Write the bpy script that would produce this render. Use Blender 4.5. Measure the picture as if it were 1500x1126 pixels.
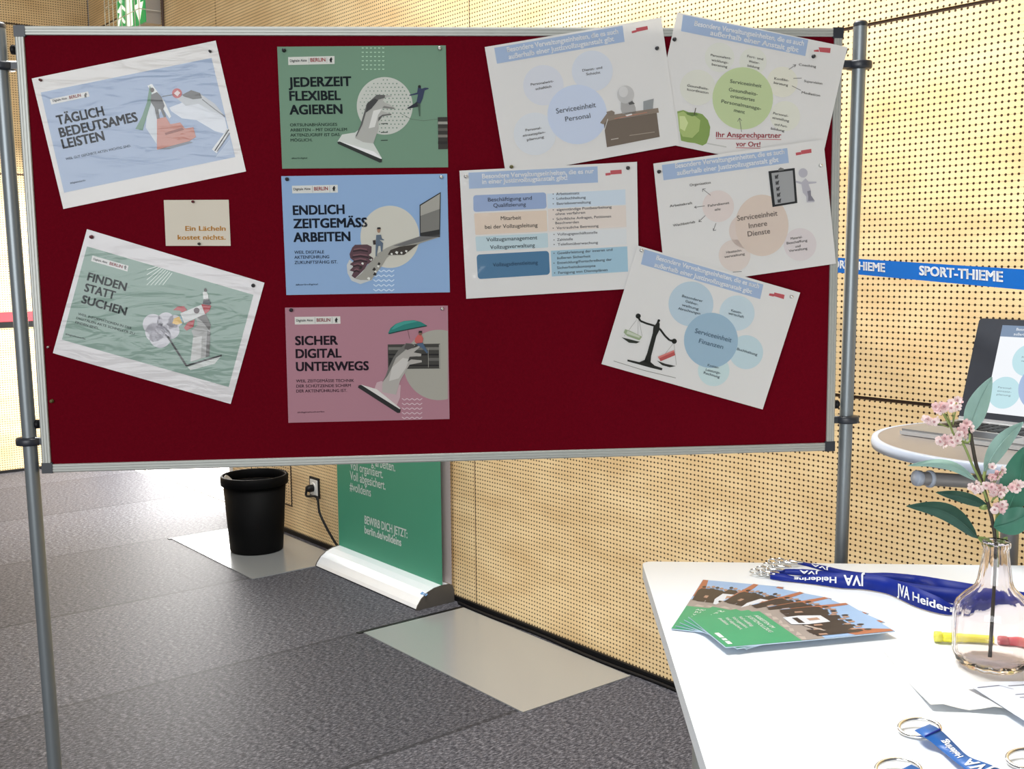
import bpy, math, random
import numpy as np
from mathutils import Vector, Matrix, noise

random.seed(4)
for o in list(bpy.data.objects):
    bpy.data.objects.remove(o)
sc = bpy.context.scene
COL = sc.collection

# ------------------------------------------------------------------ camera
F = 1600.0                                   # focal length in pixels of the 1500 x 1126 frame
PITCH, ROLL, TH, DW = 0.1121398, -0.0084914, 0.6723512, 2.707268
HC = 1.475
EYE = np.array([0, 0, HC])
cp, sp, cr, sr = math.cos(PITCH), math.sin(PITCH), math.cos(ROLL), math.sin(ROLL)
_r, _u = np.array([1, 0, 0.]), np.array([0, sp, cp])
FW = np.array([0, cp, -sp])
RT, UP = cr * _r + sr * _u, -sr * _r + cr * _u
cam = bpy.data.cameras.new('camera')
cam.sensor_width = 36
cam.lens = F / 1500 * 36
cam.clip_start = 0.05
co = bpy.data.objects.new('camera', cam)
COL.objects.link(co)
M = Matrix.Identity(4)
for i in range(3):
    M[i][0], M[i][1], M[i][2], M[i][3] = RT[i], UP[i], -FW[i], EYE[i]
co.matrix_world = M
sc.camera = co

# ------------------------------------------------------------------ light
sc.view_settings.view_transform = 'Standard'
sc.view_settings.look = 'None'
sc.view_settings.exposure = 0.0
sc.view_settings.gamma = 1.0
w = bpy.data.worlds.new('hall_daylight')
w.use_nodes = True
bg = w.node_tree.nodes['Background']
bg.inputs[0].default_value = (1.0, 0.97, 0.94, 1)
bg.inputs[1].default_value = 0.22
sc.world = w

D1 = np.array([-math.sin(TH), math.cos(TH), 0.])     # along the long wall, away from the camera
N1 = np.array([-math.cos(TH), -math.sin(TH), 0.])    # out of the long wall, into the room
ZZ = np.array([0, 0, 1.])


def W(s, p, z):                                       # long wall frame: along, out, up
    return D1 * s + N1 * (p - DW) + ZZ * z


def area(name, loc, target, sx, sy, power, col=(1, 1, 1)):
    l = bpy.data.lights.new(name, 'AREA')
    l.shape = 'RECTANGLE'
    l.size, l.size_y, l.energy, l.color = sx, sy, power, col
    o = bpy.data.objects.new(name, l)
    o.location = Vector(loc)
    o.rotation_euler = (Vector(target) - Vector(loc)).to_track_quat('-Z', 'Y').to_euler()
    COL.objects.link(o)
    return o


# high window band of the hall on the left, roof light, and the daylight outside the open doorway
area('roof_light', W(2.35, 1.15, 3.9), W(2.1, 0.6, 0.6), 2.2, 1.3, 205, (1.0, 0.99, 0.96))
area('end_window_light', W(8.1, 3.7, 2.1), W(3.0, 1.2, 0.8), 3.2, 2.6, 42, (1.0, 0.98, 0.95))
area('rear_fill_light', (-1.4, -3.2, 1.9), (-0.1, 2.0, 1.5), 3.6, 2.2, 196, (0.95, 0.98, 1.0))  # added fill behind the camera to brighten the board's face, no known window
area('doorway_daylight', W(7.2, -0.5, 1.12), W(6.5, 1.2, 0.30), 2.6, 2.1, 320, (1.0, 0.97, 0.93))


# ------------------------------------------------------------------ pixel -> place helpers
def ray(x, y):
    return FW + RT * (x - 750) / F - UP * (y - 563) / F


def zp(x, y, z):
    d = ray(x, y)
    return EYE + d * ((z - HC) / d[2])


def dp(x, y, dist):                                   # at a distance along the viewing axis
    return EYE + ray(x, y) * dist


def wp(x, y, p=0.0):                                  # on a plane p in front of the long wall
    d = ray(x, y)
    return EYE + d * ((p - DW - EYE @ N1) / (d @ N1))


BO = np.array([-0.8679, 1.9898, 1.0947])
BA = np.array([0.9969, 0.0787, 0.0055]); BA /= np.linalg.norm(BA)
BB = np.array([-0.0052, -0.0039, 1.0]); BB -= BA * (BB @ BA); BB /= np.linalg.norm(BB)
BN = np.cross(BA, BB)
BW, BH = 1.5, 0.7998


def bq(x, y, off=0.0):                                # on the pinboard's face
    d = ray(x, y)
    return EYE + d * (((BO + BN * off - EYE) @ BN) / (d @ BN))


def B(u, v, off=0.0):
    return BO + BA * u + BB * v + BN * off


# ------------------------------------------------------------------ materials
def lin(c):
    c = c / 255.0
    return c / 12.92 if c <= 0.04045 else ((c + 0.055) / 1.055) ** 2.4


def L3(r, g, b, k=1.0):
    return tuple(min(0.95, lin(v) * k) for v in (r, g, b))


MATS = {}


def mat(name, col, rough=0.5, metal=0.0, spec=0.5, coat=0.0, emit=None, es=0.0, trans=0.0, noise_amt=0.0, nscale=40, bump=0.0,
        bscale=120):
    if name in MATS:
        return MATS[name]
    m = bpy.data.materials.new(name)
    m.use_nodes = True
    nt = m.node_tree
    p = nt.nodes['Principled BSDF']
    p.inputs['Base Color'].default_value = (*col, 1)
    p.inputs['Roughness'].default_value = rough
    p.inputs['Metallic'].default_value = metal
    p.inputs['Specular IOR Level'].default_value = spec
    p.inputs['Coat Weight'].default_value = coat
    p.inputs['Coat Roughness'].default_value = 0.12
    if emit:
        p.inputs['Emission Color'].default_value = (*emit, 1)
        p.inputs['Emission Strength'].default_value = es
    tc = nt.nodes.new('ShaderNodeTexCoord')
    if noise_amt:
        n = nt.nodes.new('ShaderNodeTexNoise')
        n.inputs['Scale'].default_value = nscale
        n.inputs['Detail'].default_value = 6
        nt.links.new(tc.outputs['Object'], n.inputs['Vector'])
        mx = nt.nodes.new('ShaderNodeMix')
        mx.data_type = 'RGBA'
        mx.inputs[6].default_value = (*[max(0, c * (1 - noise_amt)) for c in col], 1)
        mx.inputs[7].default_value = (*[min(1, c * (1 + noise_amt)) for c in col], 1)
        nt.links.new(n.outputs['Fac'], mx.inputs[0])
        nt.links.new(mx.outputs[2], p.inputs['Base Color'])
    if bump:
        n = nt.nodes.new('ShaderNodeTexNoise')
        n.inputs['Scale'].default_value = bscale
        n.inputs['Detail'].default_value = 3
        nt.links.new(tc.outputs['Object'], n.inputs['Vector'])
        b = nt.nodes.new('ShaderNodeBump')
        b.inputs['Strength'].default_value = bump
        b.inputs['Distance'].default_value = 0.01
        nt.links.new(n.outputs['Fac'], b.inputs['Height'])
        nt.links.new(b.outputs['Normal'], p.inputs['Normal'])
        nt.links.new(b.outputs['Normal'], p.inputs['Coat Normal'])
    if trans:
        t = nt.nodes.new('ShaderNodeBsdfTranslucent')
        t.inputs[0].default_value = (*col, 1)
        ms = nt.nodes.new('ShaderNodeMixShader')
        ms.inputs[0].default_value = trans
        out = nt.nodes['Material Output']
        nt.links.new(p.outputs[0], ms.inputs[1])
        nt.links.new(t.outputs[0], ms.inputs[2])
        nt.links.new(ms.outputs[0], out.inputs[0])
    MATS[name] = m
    return m


PK = 1.30                                             # print colours as seen in the board's light -> reflectance


def ink(r, g, b, lam=False):
    nm = ('laminated_print_' if lam else 'print_') + '%02x%02x%02x' % (r, g, b)
    if nm in MATS:
        return MATS[nm]
    c = L3(r, g, b, PK)
    if lam:                                           # the film takes a little of the colour away
        y = 0.3 * c[0] + 0.55 * c[1] + 0.15 * c[2]
        c = tuple(v * 0.78 + y * 0.22 for v in c)
    m = mat(nm, c, rough=0.55 if not lam else 0.4, spec=0.25, coat=0.0, trans=0.28)
    if lam:                                           # thin wavy film over the print
        nt = m.node_tree
        p = nt.nodes['Principled BSDF']
        p.inputs['Coat Weight'].default_value = 0.55
        p.inputs['Coat Roughness'].default_value = 0.10
        g_ = nt.nodes.new('ShaderNodeNewGeometry')
        mp = nt.nodes.new('ShaderNodeMapping')
        mp.inputs['Scale'].default_value = (9, 9, 34)
        n = nt.nodes.new('ShaderNodeTexNoise')
        n.inputs['Scale'].default_value = 1.0
        n.inputs['Detail'].default_value = 3
        n.inputs['Distortion'].default_value = 1.2
        b_ = nt.nodes.new('ShaderNodeBump')
        b_.inputs['Strength'].default_value = 1.0
        b_.inputs['Distance'].default_value = 0.0026
        nt.links.new(g_.outputs['Position'], mp.inputs['Vector'])
        nt.links.new(mp.outputs[0], n.inputs['Vector'])
        nt.links.new(n.outputs['Fac'], b_.inputs['Height'])
        nt.links.new(b_.outputs['Normal'], p.inputs['Coat Normal'])
    return m


def wood_panel(name, px, pz, hole, tint=(0.87, 0.66, 0.36)):
    m = bpy.data.materials.new(name)
    m.use_nodes = True
    nt = m.node_tree
    N, Lk = nt.nodes, nt.links
    p = N['Principled BSDF']
    p.inputs['Roughness'].default_value = 0.42
    p.inputs['Specular IOR Level'].default_value = 0.35
    tc = N.new('ShaderNodeTexCoord')
    sx = N.new('ShaderNodeSeparateXYZ')
    Lk.new(tc.outputs['Object'], sx.inputs[0])

    def math_(op, a, b=None, c=None):
        n = N.new('ShaderNodeMath')
        n.operation = op
        for i, v in enumerate((a, b, c)):
            if v is None:
                continue
            if isinstance(v, (int, float)):
                n.inputs[i].default_value = v
            else:
                Lk.new(v, n.inputs[i])
        return n.outputs[0]
    fx = math_('SUBTRACT', math_('FRACT', math_('DIVIDE', sx.outputs[0], px)), 0.5)
    fz = math_('SUBTRACT', math_('FRACT', math_('DIVIDE', sx.outputs[2], pz)), 0.5)
    dx = math_('MULTIPLY', fx, px)
    dz = math_('MULTIPLY', fz, pz)
    d2 = math_('SQRT', math_('ADD', math_('MULTIPLY', dx, dx), math_('MULTIPLY', dz, dz)))
    hole_f = math_('LESS_THAN', d2, hole)
    # a fine slit runs through every row of holes
    slit = math_('MULTIPLY', math_('LESS_THAN', math_('ABSOLUTE', dz), 0.0007), 0.35)
    fac = math_('MAXIMUM', hole_f, slit)
    mp = N.new('ShaderNodeMapping')
    mp.inputs['Scale'].default_value = (2.2, 2.2, 5.5)
    Lk.new(tc.outputs['Object'], mp.inputs[0])
    n1 = N.new('ShaderNodeTexNoise')
    n1.inputs['Scale'].default_value = 1.6
    n1.inputs['Detail'].default_value = 7
    Lk.new(mp.outputs[0], n1.inputs['Vector'])
    rp = N.new('ShaderNodeValToRGB')
    rp.color_ramp.elements[0].position = 0.3
    rp.color_ramp.elements[0].color = (tint[0] * 0.86, tint[1] * 0.80, tint[2] * 0.74, 1)
    rp.color_ramp.elements[1].position = 0.7
    rp.color_ramp.elements[1].color = (min(1, tint[0] * 1.06), tint[1] * 1.08, tint[2] * 1.12, 1)
    Lk.new(n1.outputs['Fac'], rp.inputs[0])
    mx = N.new('ShaderNodeMix')
    mx.data_type = 'RGBA'
    Lk.new(fac, mx.inputs[0])
    Lk.new(rp.outputs[0], mx.inputs[6])
    mx.inputs[7].default_value = (0.05, 0.026, 0.01, 1)
    Lk.new(mx.outputs[2], p.inputs['Base Color'])
    return m


WOOD = wood_panel('perforated_birch_panel', 0.0168, 0.0164, 0.0034)
GAP = mat('panel_gap_dark', (0.05, 0.028, 0.016), 0.8, noise_amt=0.2)
ALU = mat('brushed_aluminium', (0.40, 0.41, 0.385), 0.45, 0.35, noise_amt=0.06, nscale=60)
POLEM = mat('grey_painted_steel', (0.21, 0.235, 0.25), 0.36, 0.45, noise_amt=0.05)
BLACKP = mat('black_plastic', (0.006, 0.006, 0.007), 0.5, spec=0.25, noise_amt=0.2)
DARKP = mat('blue_black_plastic', (0.02, 0.024, 0.033), 0.4, noise_amt=0.15)
FELT = mat('dark_red_felt', (0.115, 0.0022, 0.008), 0.95, spec=0.02, noise_amt=0.18, nscale=220, bump=0.15, bscale=900)
WHITEP = mat('white_laminate_top', (0.83, 0.88, 0.93), 0.35, noise_amt=0.015, nscale=8)
CHROME = mat('polished_metal', (0.72, 0.71, 0.69), 0.18, 1.0, noise_amt=0.1)


# ------------------------------------------------------------------ mesh builder
class MB:
    def __init__(self):
        self.v, self.f, self.mi, self.mats, self.sm = [], [], [], [], []

    def m(self, material):
        if material not in self.mats:
            self.mats.append(material)
        return self.mats.index(material)

    def add(self, verts, faces, material, smooth=False):
        b, k = len(self.v), self.m(material)
        self.v += [tuple(float(c) for c in p) for p in verts]
        for f in faces:
            self.f.append([b + i for i in f])
            self.mi.append(k)
            self.sm.append(smooth)

    def box8(self, pts, material):                    # 4 bottom (ccw from above) then 4 top
        self.add(pts, [(3, 2, 1, 0), (4, 5, 6, 7), (0, 1, 5, 4), (1, 2, 6, 5), (2, 3, 7, 6), (3, 0, 4, 7)], material)

    def box(self, fr, a0, a1, b0, b1, c0, c1, material):
        P = [fr(a0, b0, c0), fr(a1, b0, c0), fr(a1, b1, c0), fr(a0, b1, c0),
             fr(a0, b0, c1), fr(a1, b0, c1), fr(a1, b1, c1), fr(a0, b1, c1)]
        self.box8(P, material)

    def prism(self, pts, vec, material, smooth=False):  # flat outline pushed along vec
        n = len(pts)
        vec = np.array(vec)
        P = [np.array(p) for p in pts]
        V = P + [p + vec for p in P]
        self.add(V, [list(range(n))[::-1], list(range(n, 2 * n))] + [(i, (i + 1) % n, n + (i + 1) % n, n + i) for i in range(n)], material, smooth)

    def flat(self, pts, material):
        self.add(pts, [list(range(len(pts)))], material)

    def ring(self, c, a, b, r, n):
        return [np.array(c) + a * (r * math.cos(2 * math.pi * i / n)) + b * (r * math.sin(2 * math.pi * i / n)) for i in range(n)]

    def tube(self, path, r, material, n=10, caps=True, closed=False, smooth=True):
        P = [np.array(p, float) for p in path]
        R = r if isinstance(r, (list, tuple)) else [r] * len(P)
        V = []
        up = None
        m_ = len(P)
        for i, p in enumerate(P):
            if closed:
                t = P[(i + 1) % m_] - P[i - 1]
            else:
                t = P[min(i + 1, m_ - 1)] - P[max(i - 1, 0)]
            t = t / (np.linalg.norm(t) + 1e-12)
            if up is None:
                up = np.array([0, 0, 1.]) if abs(t[2]) < 0.9 else np.array([1., 0, 0])
            a = up - t * (up @ t)
            a /= np.linalg.norm(a) + 1e-12
            up = a
            V += self.ring(p, a, np.cross(t, a), R[i], n)
        Fc = []
        for i in range(m_ if closed else m_ - 1):
            j = (i + 1) % m_
            for k in range(n):
                Fc.append((i * n + k, i * n + (k + 1) % n, j * n + (k + 1) % n, j * n + k))
        self.add(V, Fc, material, smooth)
        if caps and not closed:
            self.add(V[:n], [list(range(n))[::-1]], material)
            self.add(V[-n:], [list(range(n))], material)

    def lathe(self, c, prof, material, n=32, axis=None, smooth=True, cap0=True, cap1=True, rib=0.0, ribn=0):
        c = np.array(c, float)
        ax = np.array([0, 0, 1.]) if axis is None else np.array(axis) / np.linalg.norm(axis)
        a = np.array([1., 0, 0]) if abs(ax[0]) < 0.9 else np.array([0, 1., 0])
        a = a - ax * (a @ ax)
        a /= np.linalg.norm(a)
        b = np.cross(ax, a)
        V = []
        for r, z in prof:
            for i in range(n):
                t = 2 * math.pi * i / n
                rr = r * (1 + rib * math.cos(ribn * t)) if ribn else r
                V.append(c + ax * z + a * rr * math.cos(t) + b * rr * math.sin(t))
        Fc = []
        for j in range(len(prof) - 1):
            for k in range(n):
                Fc.append((j * n + k, j * n + (k + 1) % n, (j + 1) * n + (k + 1) % n, (j + 1) * n + k))
        self.add(V, Fc, material, smooth)
        if cap0 and prof[0][0] > 1e-6:
            self.add(V[:n], [list(range(n))[::-1]], material)
        if cap1 and prof[-1][0] > 1e-6:
            self.add(V[-n:], [list(range(n))], material)

    def ball(self, c, r, material, n=10, sq=(1, 1, 1), m_=6):
        c = np.array(c)
        V, Fc = [], []
        for j in range(m_ + 1):
            ph = math.pi * j / m_
            for i in range(n):
                t = 2 * math.pi * i / n
                V.append(c + r * np.array([sq[0] * math.sin(ph) * math.cos(t), sq[1] * math.sin(ph) * math.sin(t), -sq[2] * math.cos(ph)]))
        for j in range(m_):
            for i in range(n):
                Fc.append((j * n + i, j * n + (i + 1) % n, (j + 1) * n + (i + 1) % n, (j + 1) * n + i))
        self.add(V, Fc, material, True)

    def text(self, s, O, ex, ey, material, lift=None, bold=0.0):
        """write s with its baseline from O; ex spans the whole line, ey one capital's height"""
        V, Fc, wd, cap = glyphs(s, bold)
        O, ex, ey = np.array(O), np.array(ex), np.array(ey)
        self.add([O + ex * (x / wd) + ey * (y / cap) for x, y in V], Fc, material)

    def build(self, name, parent=None, origin=None, **tags):
        base = np.array(origin if origin is not None else (0, 0, 0), float)
        if parent is not None:
            base = np.array(ABS[parent.name])
        me = bpy.data.meshes.new(name)
        me.from_pydata([tuple(np.array(p) - base) for p in self.v], [], self.f)
        for mm in self.mats:
            me.materials.append(mm)
        me.polygons.foreach_set('material_index', self.mi)
        me.polygons.foreach_set('use_smooth', self.sm)
        me.update()
        o = bpy.data.objects.new(name, me)
        COL.objects.link(o)
        if parent is not None:
            o.parent = parent
        else:
            o.location = base
        ABS[o.name] = tuple(base)
        for k, v in tags.items():
            o[k] = v
        return o


ABS = {}


def thing(name, loc, label, category, group=None):
    o = bpy.data.objects.new(name, None)
    o.empty_display_size = 0.05
    o.location = tuple(float(c) for c in loc)
    COL.objects.link(o)
    ABS[o.name] = tuple(float(c) for c in loc)
    tag(o, label, category, group)
    return o


def tag(o, label, category, group=None):
    o['label'], o['category'] = label, category
    if group:
        o['group'] = group
    return o


GLY = {}


def glyphs(s, bold):
    k = (s, bold)
    if k in GLY:
        return GLY[k]

    def grab(t):
        c = bpy.data.curves.new('t', 'FONT')
        c.body = t
        c.size = 1.0
        c.resolution_u = 3
        o = bpy.data.objects.new('t', c)
        me = bpy.data.meshes.new_from_object(o)
        V = [(v.co.x, v.co.y) for v in me.vertices]
        Fc = [list(p.vertices) for p in me.polygons]
        bpy.data.objects.remove(o)
        bpy.data.curves.remove(c)
        bpy.data.meshes.remove(me)
        return V, Fc
    V, Fc = grab(s)
    Vh, _ = grab('H')
    cap = max(y for _, y in Vh)
    x0 = min(x for x, _ in V)
    V = [(x - x0, y) for x, y in V]
    if bold:                                          # heavier strokes: the outline laid over itself, slightly shifted
        V1, F1 = V, Fc
        V, Fc = [], []
        for dx, dy in ((0, 0), (bold * 1.6, 0), (0, bold), (bold * 1.6, bold)):
            b = len(V)
            V += [(x + dx, y + dy) for x, y in V1]
            Fc += [[b + i for i in f] for f in F1]
    GLY[k] = (V, Fc, max(x for x, _ in V), cap)
    return GLY[k]


# ------------------------------------------------------------------ the setting
def wfr(a, b, c):
    return np.array([a, b, c])


def placed(o, fr_origin):
    """put an object whose mesh is in long-wall coordinates (along, out, up) into the room"""
    m_ = Matrix.Identity(4)
    for i in range(3):
        m_[i][0], m_[i][1], m_[i][2], m_[i][3] = D1[i], N1[i], ZZ[i], fr_origin[i]
    o.matrix_world = m_
    return o


S_END = 8.30                                          # where the end wall stands
DOOR0, DOOR1, DOORH = 6.14, 8.12, 2.15
mb = MB()
cuts_s = [-6.10, -3.66, -1.22, 1.22, 3.66, 6.10, 8.30]
cuts_z = [0.012, 1.08, 2.115, 3.15, 4.185, 5.2]
g = 0.005
for i in range(len(cuts_s) - 1):
    for j in range(len(cuts_z) - 1):
        s0, s1, z0, z1 = cuts_s[i] + g, cuts_s[i + 1] - g, cuts_z[j] + g, cuts_z[j + 1] - g
        if s0 > 6 and z0 < DOORH:
            if z1 > DOORH:
                mb.box(wfr, s0, s1, -0.004, 0, DOORH, z1, WOOD)
            continue
        mb.box(wfr, s0, s1, -0.004, 0, z0, z1, WOOD)
for a0, a1, z0, z1 in ((-6.1, 6.09, 0, 5.2), (6.09, 8.3, DOORH + 0.01, 5.2)):
    mb.box(wfr, a0, a1, -0.2, -0.004, z0, z1, GAP)
wall_r = mb.build('wall_right', kind='structure')
placed(wall_r, -N1 * DW)

mb = MB()                                             # end wall, at right angles to the long wall
cz = [0.012, 1.08, 2.115, 3.15, 4.185, 5.2]
cs = [0.0, 2.44, 4.88, 7.3]
for i in range(3):
    for j in range(5):
        mb.box(wfr, cs[i] + g, cs[i + 1] - g, -0.004, 0, cz[j] + g, cz[j + 1] - g, WOOD)
mb.box(wfr, 0, 7.3, -0.2, -0.004, 0, 5.2, GAP)
wall_b = mb.build('wall_back', kind='structure')
m_ = Matrix.Identity(4)
o_ = W(S_END, 0, 0)
for i in range(3):
    m_[i][0], m_[i][1], m_[i][2], m_[i][3] = N1[i], -D1[i], ZZ[i], o_[i]
wall_b.matrix_world = m_


def floor_mat():
    m = bpy.data.materials.new('speckled_grey_flooring')
    m.use_nodes = True
    nt = m.node_tree
    N, Lk = nt.nodes, nt.links
    p = N['Principled BSDF']
    p.inputs['Roughness'].default_value = 0.52
    p.inputs['Specular IOR Level'].default_value = 0.05
    tc = N.new('ShaderNodeTexCoord')
    mp = N.new('ShaderNodeMapping')
    mp.inputs['Scale'].default_value = (150, 56, 60)
    Lk.new(tc.outputs['Object'], mp.inputs[0])
    n = N.new('ShaderNodeTexNoise')
    n.inputs['Scale'].default_value = 1.0
    n.inputs['Detail'].default_value = 4
    n.inputs['Roughness'].default_value = 0.78
    Lk.new(mp.outputs[0], n.inputs['Vector'])
    rp = N.new('ShaderNodeValToRGB')
    e = rp.color_ramp.elements
    e[0].position, e[0].color = 0.36, (0.017, 0.018, 0.025, 1)
    e[1].position, e[1].color = 0.64, (0.185, 0.183, 0.207, 1)
    a = rp.color_ramp.elements.new(0.5)
    a.color = (0.060, 0.060, 0.070, 1)
    Lk.new(n.outputs['Fac'], rp.inputs[0])
    # sheet joints, one metre apart, square to the long wall
    sx = N.new('ShaderNodeSeparateXYZ')
    Lk.new(tc.outputs['Object'], sx.inputs[0])

    def math_(op, a, b):
        q = N.new('ShaderNodeMath')
        q.operation = op
        for i, v in enumerate((a, b)):
            if isinstance(v, (int, float)):
                q.inputs[i].default_value = v
            else:
                Lk.new(v, q.inputs[i])
        return q.outputs[0]
    fr = math_('FRACT', math_('SUBTRACT', sx.outputs[0], 0.70), 0)
    j = math_('MULTIPLY', math_('LESS_THAN', fr, 0.018), 0.55)
    mx = N.new('ShaderNodeMix')
    mx.data_type = 'RGBA'
    Lk.new(j, mx.inputs[0])
    # neighbouring sheets alternate a little in tone
    par = math_('MODULO', math_('FLOOR', math_('ADD', sx.outputs[0], 9.30), 0), 2.0)
    tone = N.new('ShaderNodeMix')
    tone.data_type = 'RGBA'
    tone.blend_type = 'MULTIPLY'
    tone.inputs[0].default_value = 1.0
    Lk.new(rp.outputs[0], tone.inputs[6])
    gray = N.new('ShaderNodeCombineColor')
    tv = math_('ADD', math_('MULTIPLY', par, 0.20), 0.88)
    for q in range(3):
        Lk.new(tv, gray.inputs[q])
    Lk.new(gray.outputs[0], tone.inputs[7])
    Lk.new(tone.outputs[2], mx.inputs[6])
    mx.inputs[7].default_value = (0.02, 0.02, 0.022, 1)
    Lk.new(mx.outputs[2], p.inputs['Base Color'])
    b = N.new('ShaderNodeBump')
    b.inputs['Strength'].default_value = 0.25
    b.inputs['Distance'].default_value = 0.001
    Lk.new(n.outputs['Fac'], b.inputs['Height'])
    Lk.new(b.outputs['Normal'], p.inputs['Normal'])
    return m


mb = MB()
mb.box(wfr, -6.1, S_END, 0.0, 7.3, -0.08, 0.0, floor_mat())
fl = mb.build('floor', kind='structure')
placed(fl, -N1 * DW)
# paving outside the open doorway, with its boot grating
PAVE = mat('pale_paving', (0.72, 0.70, 0.67), 0.8, noise_amt=0.06, nscale=12)
mb = MB()
mb.box(W, 5.0, 9.6, -4.0, 0.0, -0.08, -0.002, PAVE)
mb.build('trim_4', kind='structure')
GRATE = mat('galvanised_grating', (0.42, 0.43, 0.44), 0.5, 0.5, noise_amt=0.1)
gr = thing('boot_grating', W(6.9, -0.13, 0), 'narrow galvanised boot grating set in the paving just outside the doorway', 'grating')
mb = MB()
for p0 in (-0.20, -0.06):
    mb.box(W, 6.2, 8.0, p0, p0 + 0.008, -0.0015, 0.006, GRATE)
mb.build('frame', gr)
mb = MB()
for i in range(60):
    s = 6.21 + i * 0.03
    mb.box(W, s, s + 0.008, -0.192, -0.06, -0.0015, 0.004, GRATE)
mb.build('grating_bars', gr)
# door frame lining in the opening
FRAME = mat('pale_grey_door_frame', (0.62, 0.61, 0.58), 0.4, noise_amt=0.03)
mb = MB()
mb.box(W, 6.10, 6.14, -0.2, 0.004, 0.0, DOORH + 0.04, FRAME)
mb.box(W, 8.12, 8.16, -0.2, 0.004, 0.0, DOORH + 0.04, FRAME)
mb.box(W, 6.14, 8.12, -0.2, 0.004, DOORH, DOORH + 0.04, FRAME)
mb.build('door_1', kind='structure')
mb = MB()
mb.box(W, 8.16, 8.30, -0.2, 0.0, 0.0, DOORH + 0.04, WOOD)
mb.build('trim_5', kind='structure')
# dark shadow joint along the foot of the walls and beside the floor plates
mb = MB()
mb.box(W, -6.1, 6.09, 0.0005, 0.012, 0.0002, 0.022, BLACKP)
mb.build('baseboard_right', kind='structure')
mb = MB()
mb.box(W, S_END - 0.012, S_END - 0.0005, 0.013, 7.3, 0.0002, 0.02, BLACKP)
mb.build('baseboard_back', kind='structure')
for k, (s, p1) in enumerate(((3.694, 0.56), (5.668, 0.57))):
    mb = MB()
    mb.box(W, s, s + 0.02, 0.013, p1, 0.0002, 0.003, BLACKP)
    mb.build('trim_%d' % (k + 1), kind='structure')

PLATE = mat('satin_steel_plate', (0.40, 0.415, 0.42), 0.20, 0.45, noise_amt=0.04, nscale=300)
for s0, s1, p1, lab in ((2.68, 3.69, 0.54, 'grey steel floor plate in front of the perforated wall, nearest the white table'),
                        (4.68, 5.665, 0.555, 'grey steel floor plate under the black waste bin')):
    mb = MB()
    mb.box(W, s0, s1, 0.045, p1, 0.0002, 0.004, PLATE)
    mb.build('floor_plate', origin=W((s0 + s1) / 2, 0.3, 0), label=lab, category='floor plate', group='steel floor plates')
mb = MB()
mb.tube([W(3.75 - i * 0.1, 0.028 + 0.006 * math.sin(i * 0.9), 0.0065) for i in range(40)], 0.006, BLACKP, 8)
tag(mb.build('floor_cable', origin=W(2.9, 0.03, 0)), 'black cable lying along the foot of the perforated wall', 'cable')

# access panel in the wall behind the bin
t = thing('access_panel', W(5.55, 0, 0.5), 'wooden access panel with a dark outline in the wall behind the bin', 'panel')
mb = MB()
mb.box(W, 5.345, 5.83, 0.0003, 0.002, 0.16, 0.82, WOOD)
mb.build('panel_leaf', t)
mb = MB()
for a0, a1, z0, z1 in ((5.337, 5.345, 0.152, 0.828), (5.83, 5.838, 0.152, 0.828), (5.345, 5.83, 0.152, 0.16), (5.345, 5.83, 0.82, 0.828)):
    mb.box(W, a0, a1, 0.0003, 0.003, z0, z1, GAP)
mb.build('panel_edge', t)

# ------------------------------------------------------------------ wall socket and its plug lead
c = wp(462, 713)
cs_, cz_ = c @ D1, c[2]
t = thing('wall_socket', W(cs_, 0, cz_), 'white wall socket in a black frame behind the green banner', 'socket')
mb = MB()
mb.box(W, cs_ - 0.05, cs_ + 0.05, 0.0003, 0.008, cz_ - 0.055, cz_ + 0.052, BLACKP)
mb.build('back_plate', t)
SOCK = mat('white_socket_plastic', (0.75, 0.74, 0.70), 0.4, noise_amt=0.02)
mb = MB()
mb.box(W, cs_ - 0.038, cs_ + 0.034, 0.008, 0.013, cz_ - 0.042, cz_ + 0.04, SOCK)
mb.lathe(W(cs_, 0.0131, cz_), [(0.026, 0), (0.026, 0.002), (0.021, 0.002)], SOCK, 20, axis=N1)
mb.build('socket_cover', t)
t = thing('power_lead', W(cs_, 0.05, cz_ - 0.1), 'black plug and mains lead hanging from the wall socket to the floor', 'cable')
mb = MB()
mb.lathe(W(cs_, 0.016, cz_ - 0.004), [(0.019, 0), (0.02, 0.02), (0.016, 0.034), (0.008, 0.04)], BLACKP, 16, axis=N1)
mb.build('plug', t)
mb = MB()
pts = [W(cs_, 0.05, cz_ - 0.005), W(cs_ - 0.004, 0.055, cz_ - 0.04), wp(464, 728, 0.05), wp(468, 750, 0.05), wp(478, 772, 0.05), wp(490, 793, 0.05),
       wp(499, 806, 0.06), W(4.72, 0.045, 0.012)]
fine = []
for i in range(len(pts) - 1):
    for k in range(4):
        p0, p1, p2, p3 = pts[max(i - 1, 0)], pts[i], pts[i + 1], pts[min(i + 2, len(pts) - 1)]
        q = k / 4
        fine.append(0.5 * ((2 * p1) + (p2 - p0) * q + (2 * p0 - 5 * p1 + 4 * p2 - p3) * q * q + (3 * p1 - p0 - 3 * p2 + p3) * q ** 3))
fine.append(pts[-1])
mb.tube(fine, 0.0065, BLACKP, 8)
mb.build('lead', t)

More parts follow.
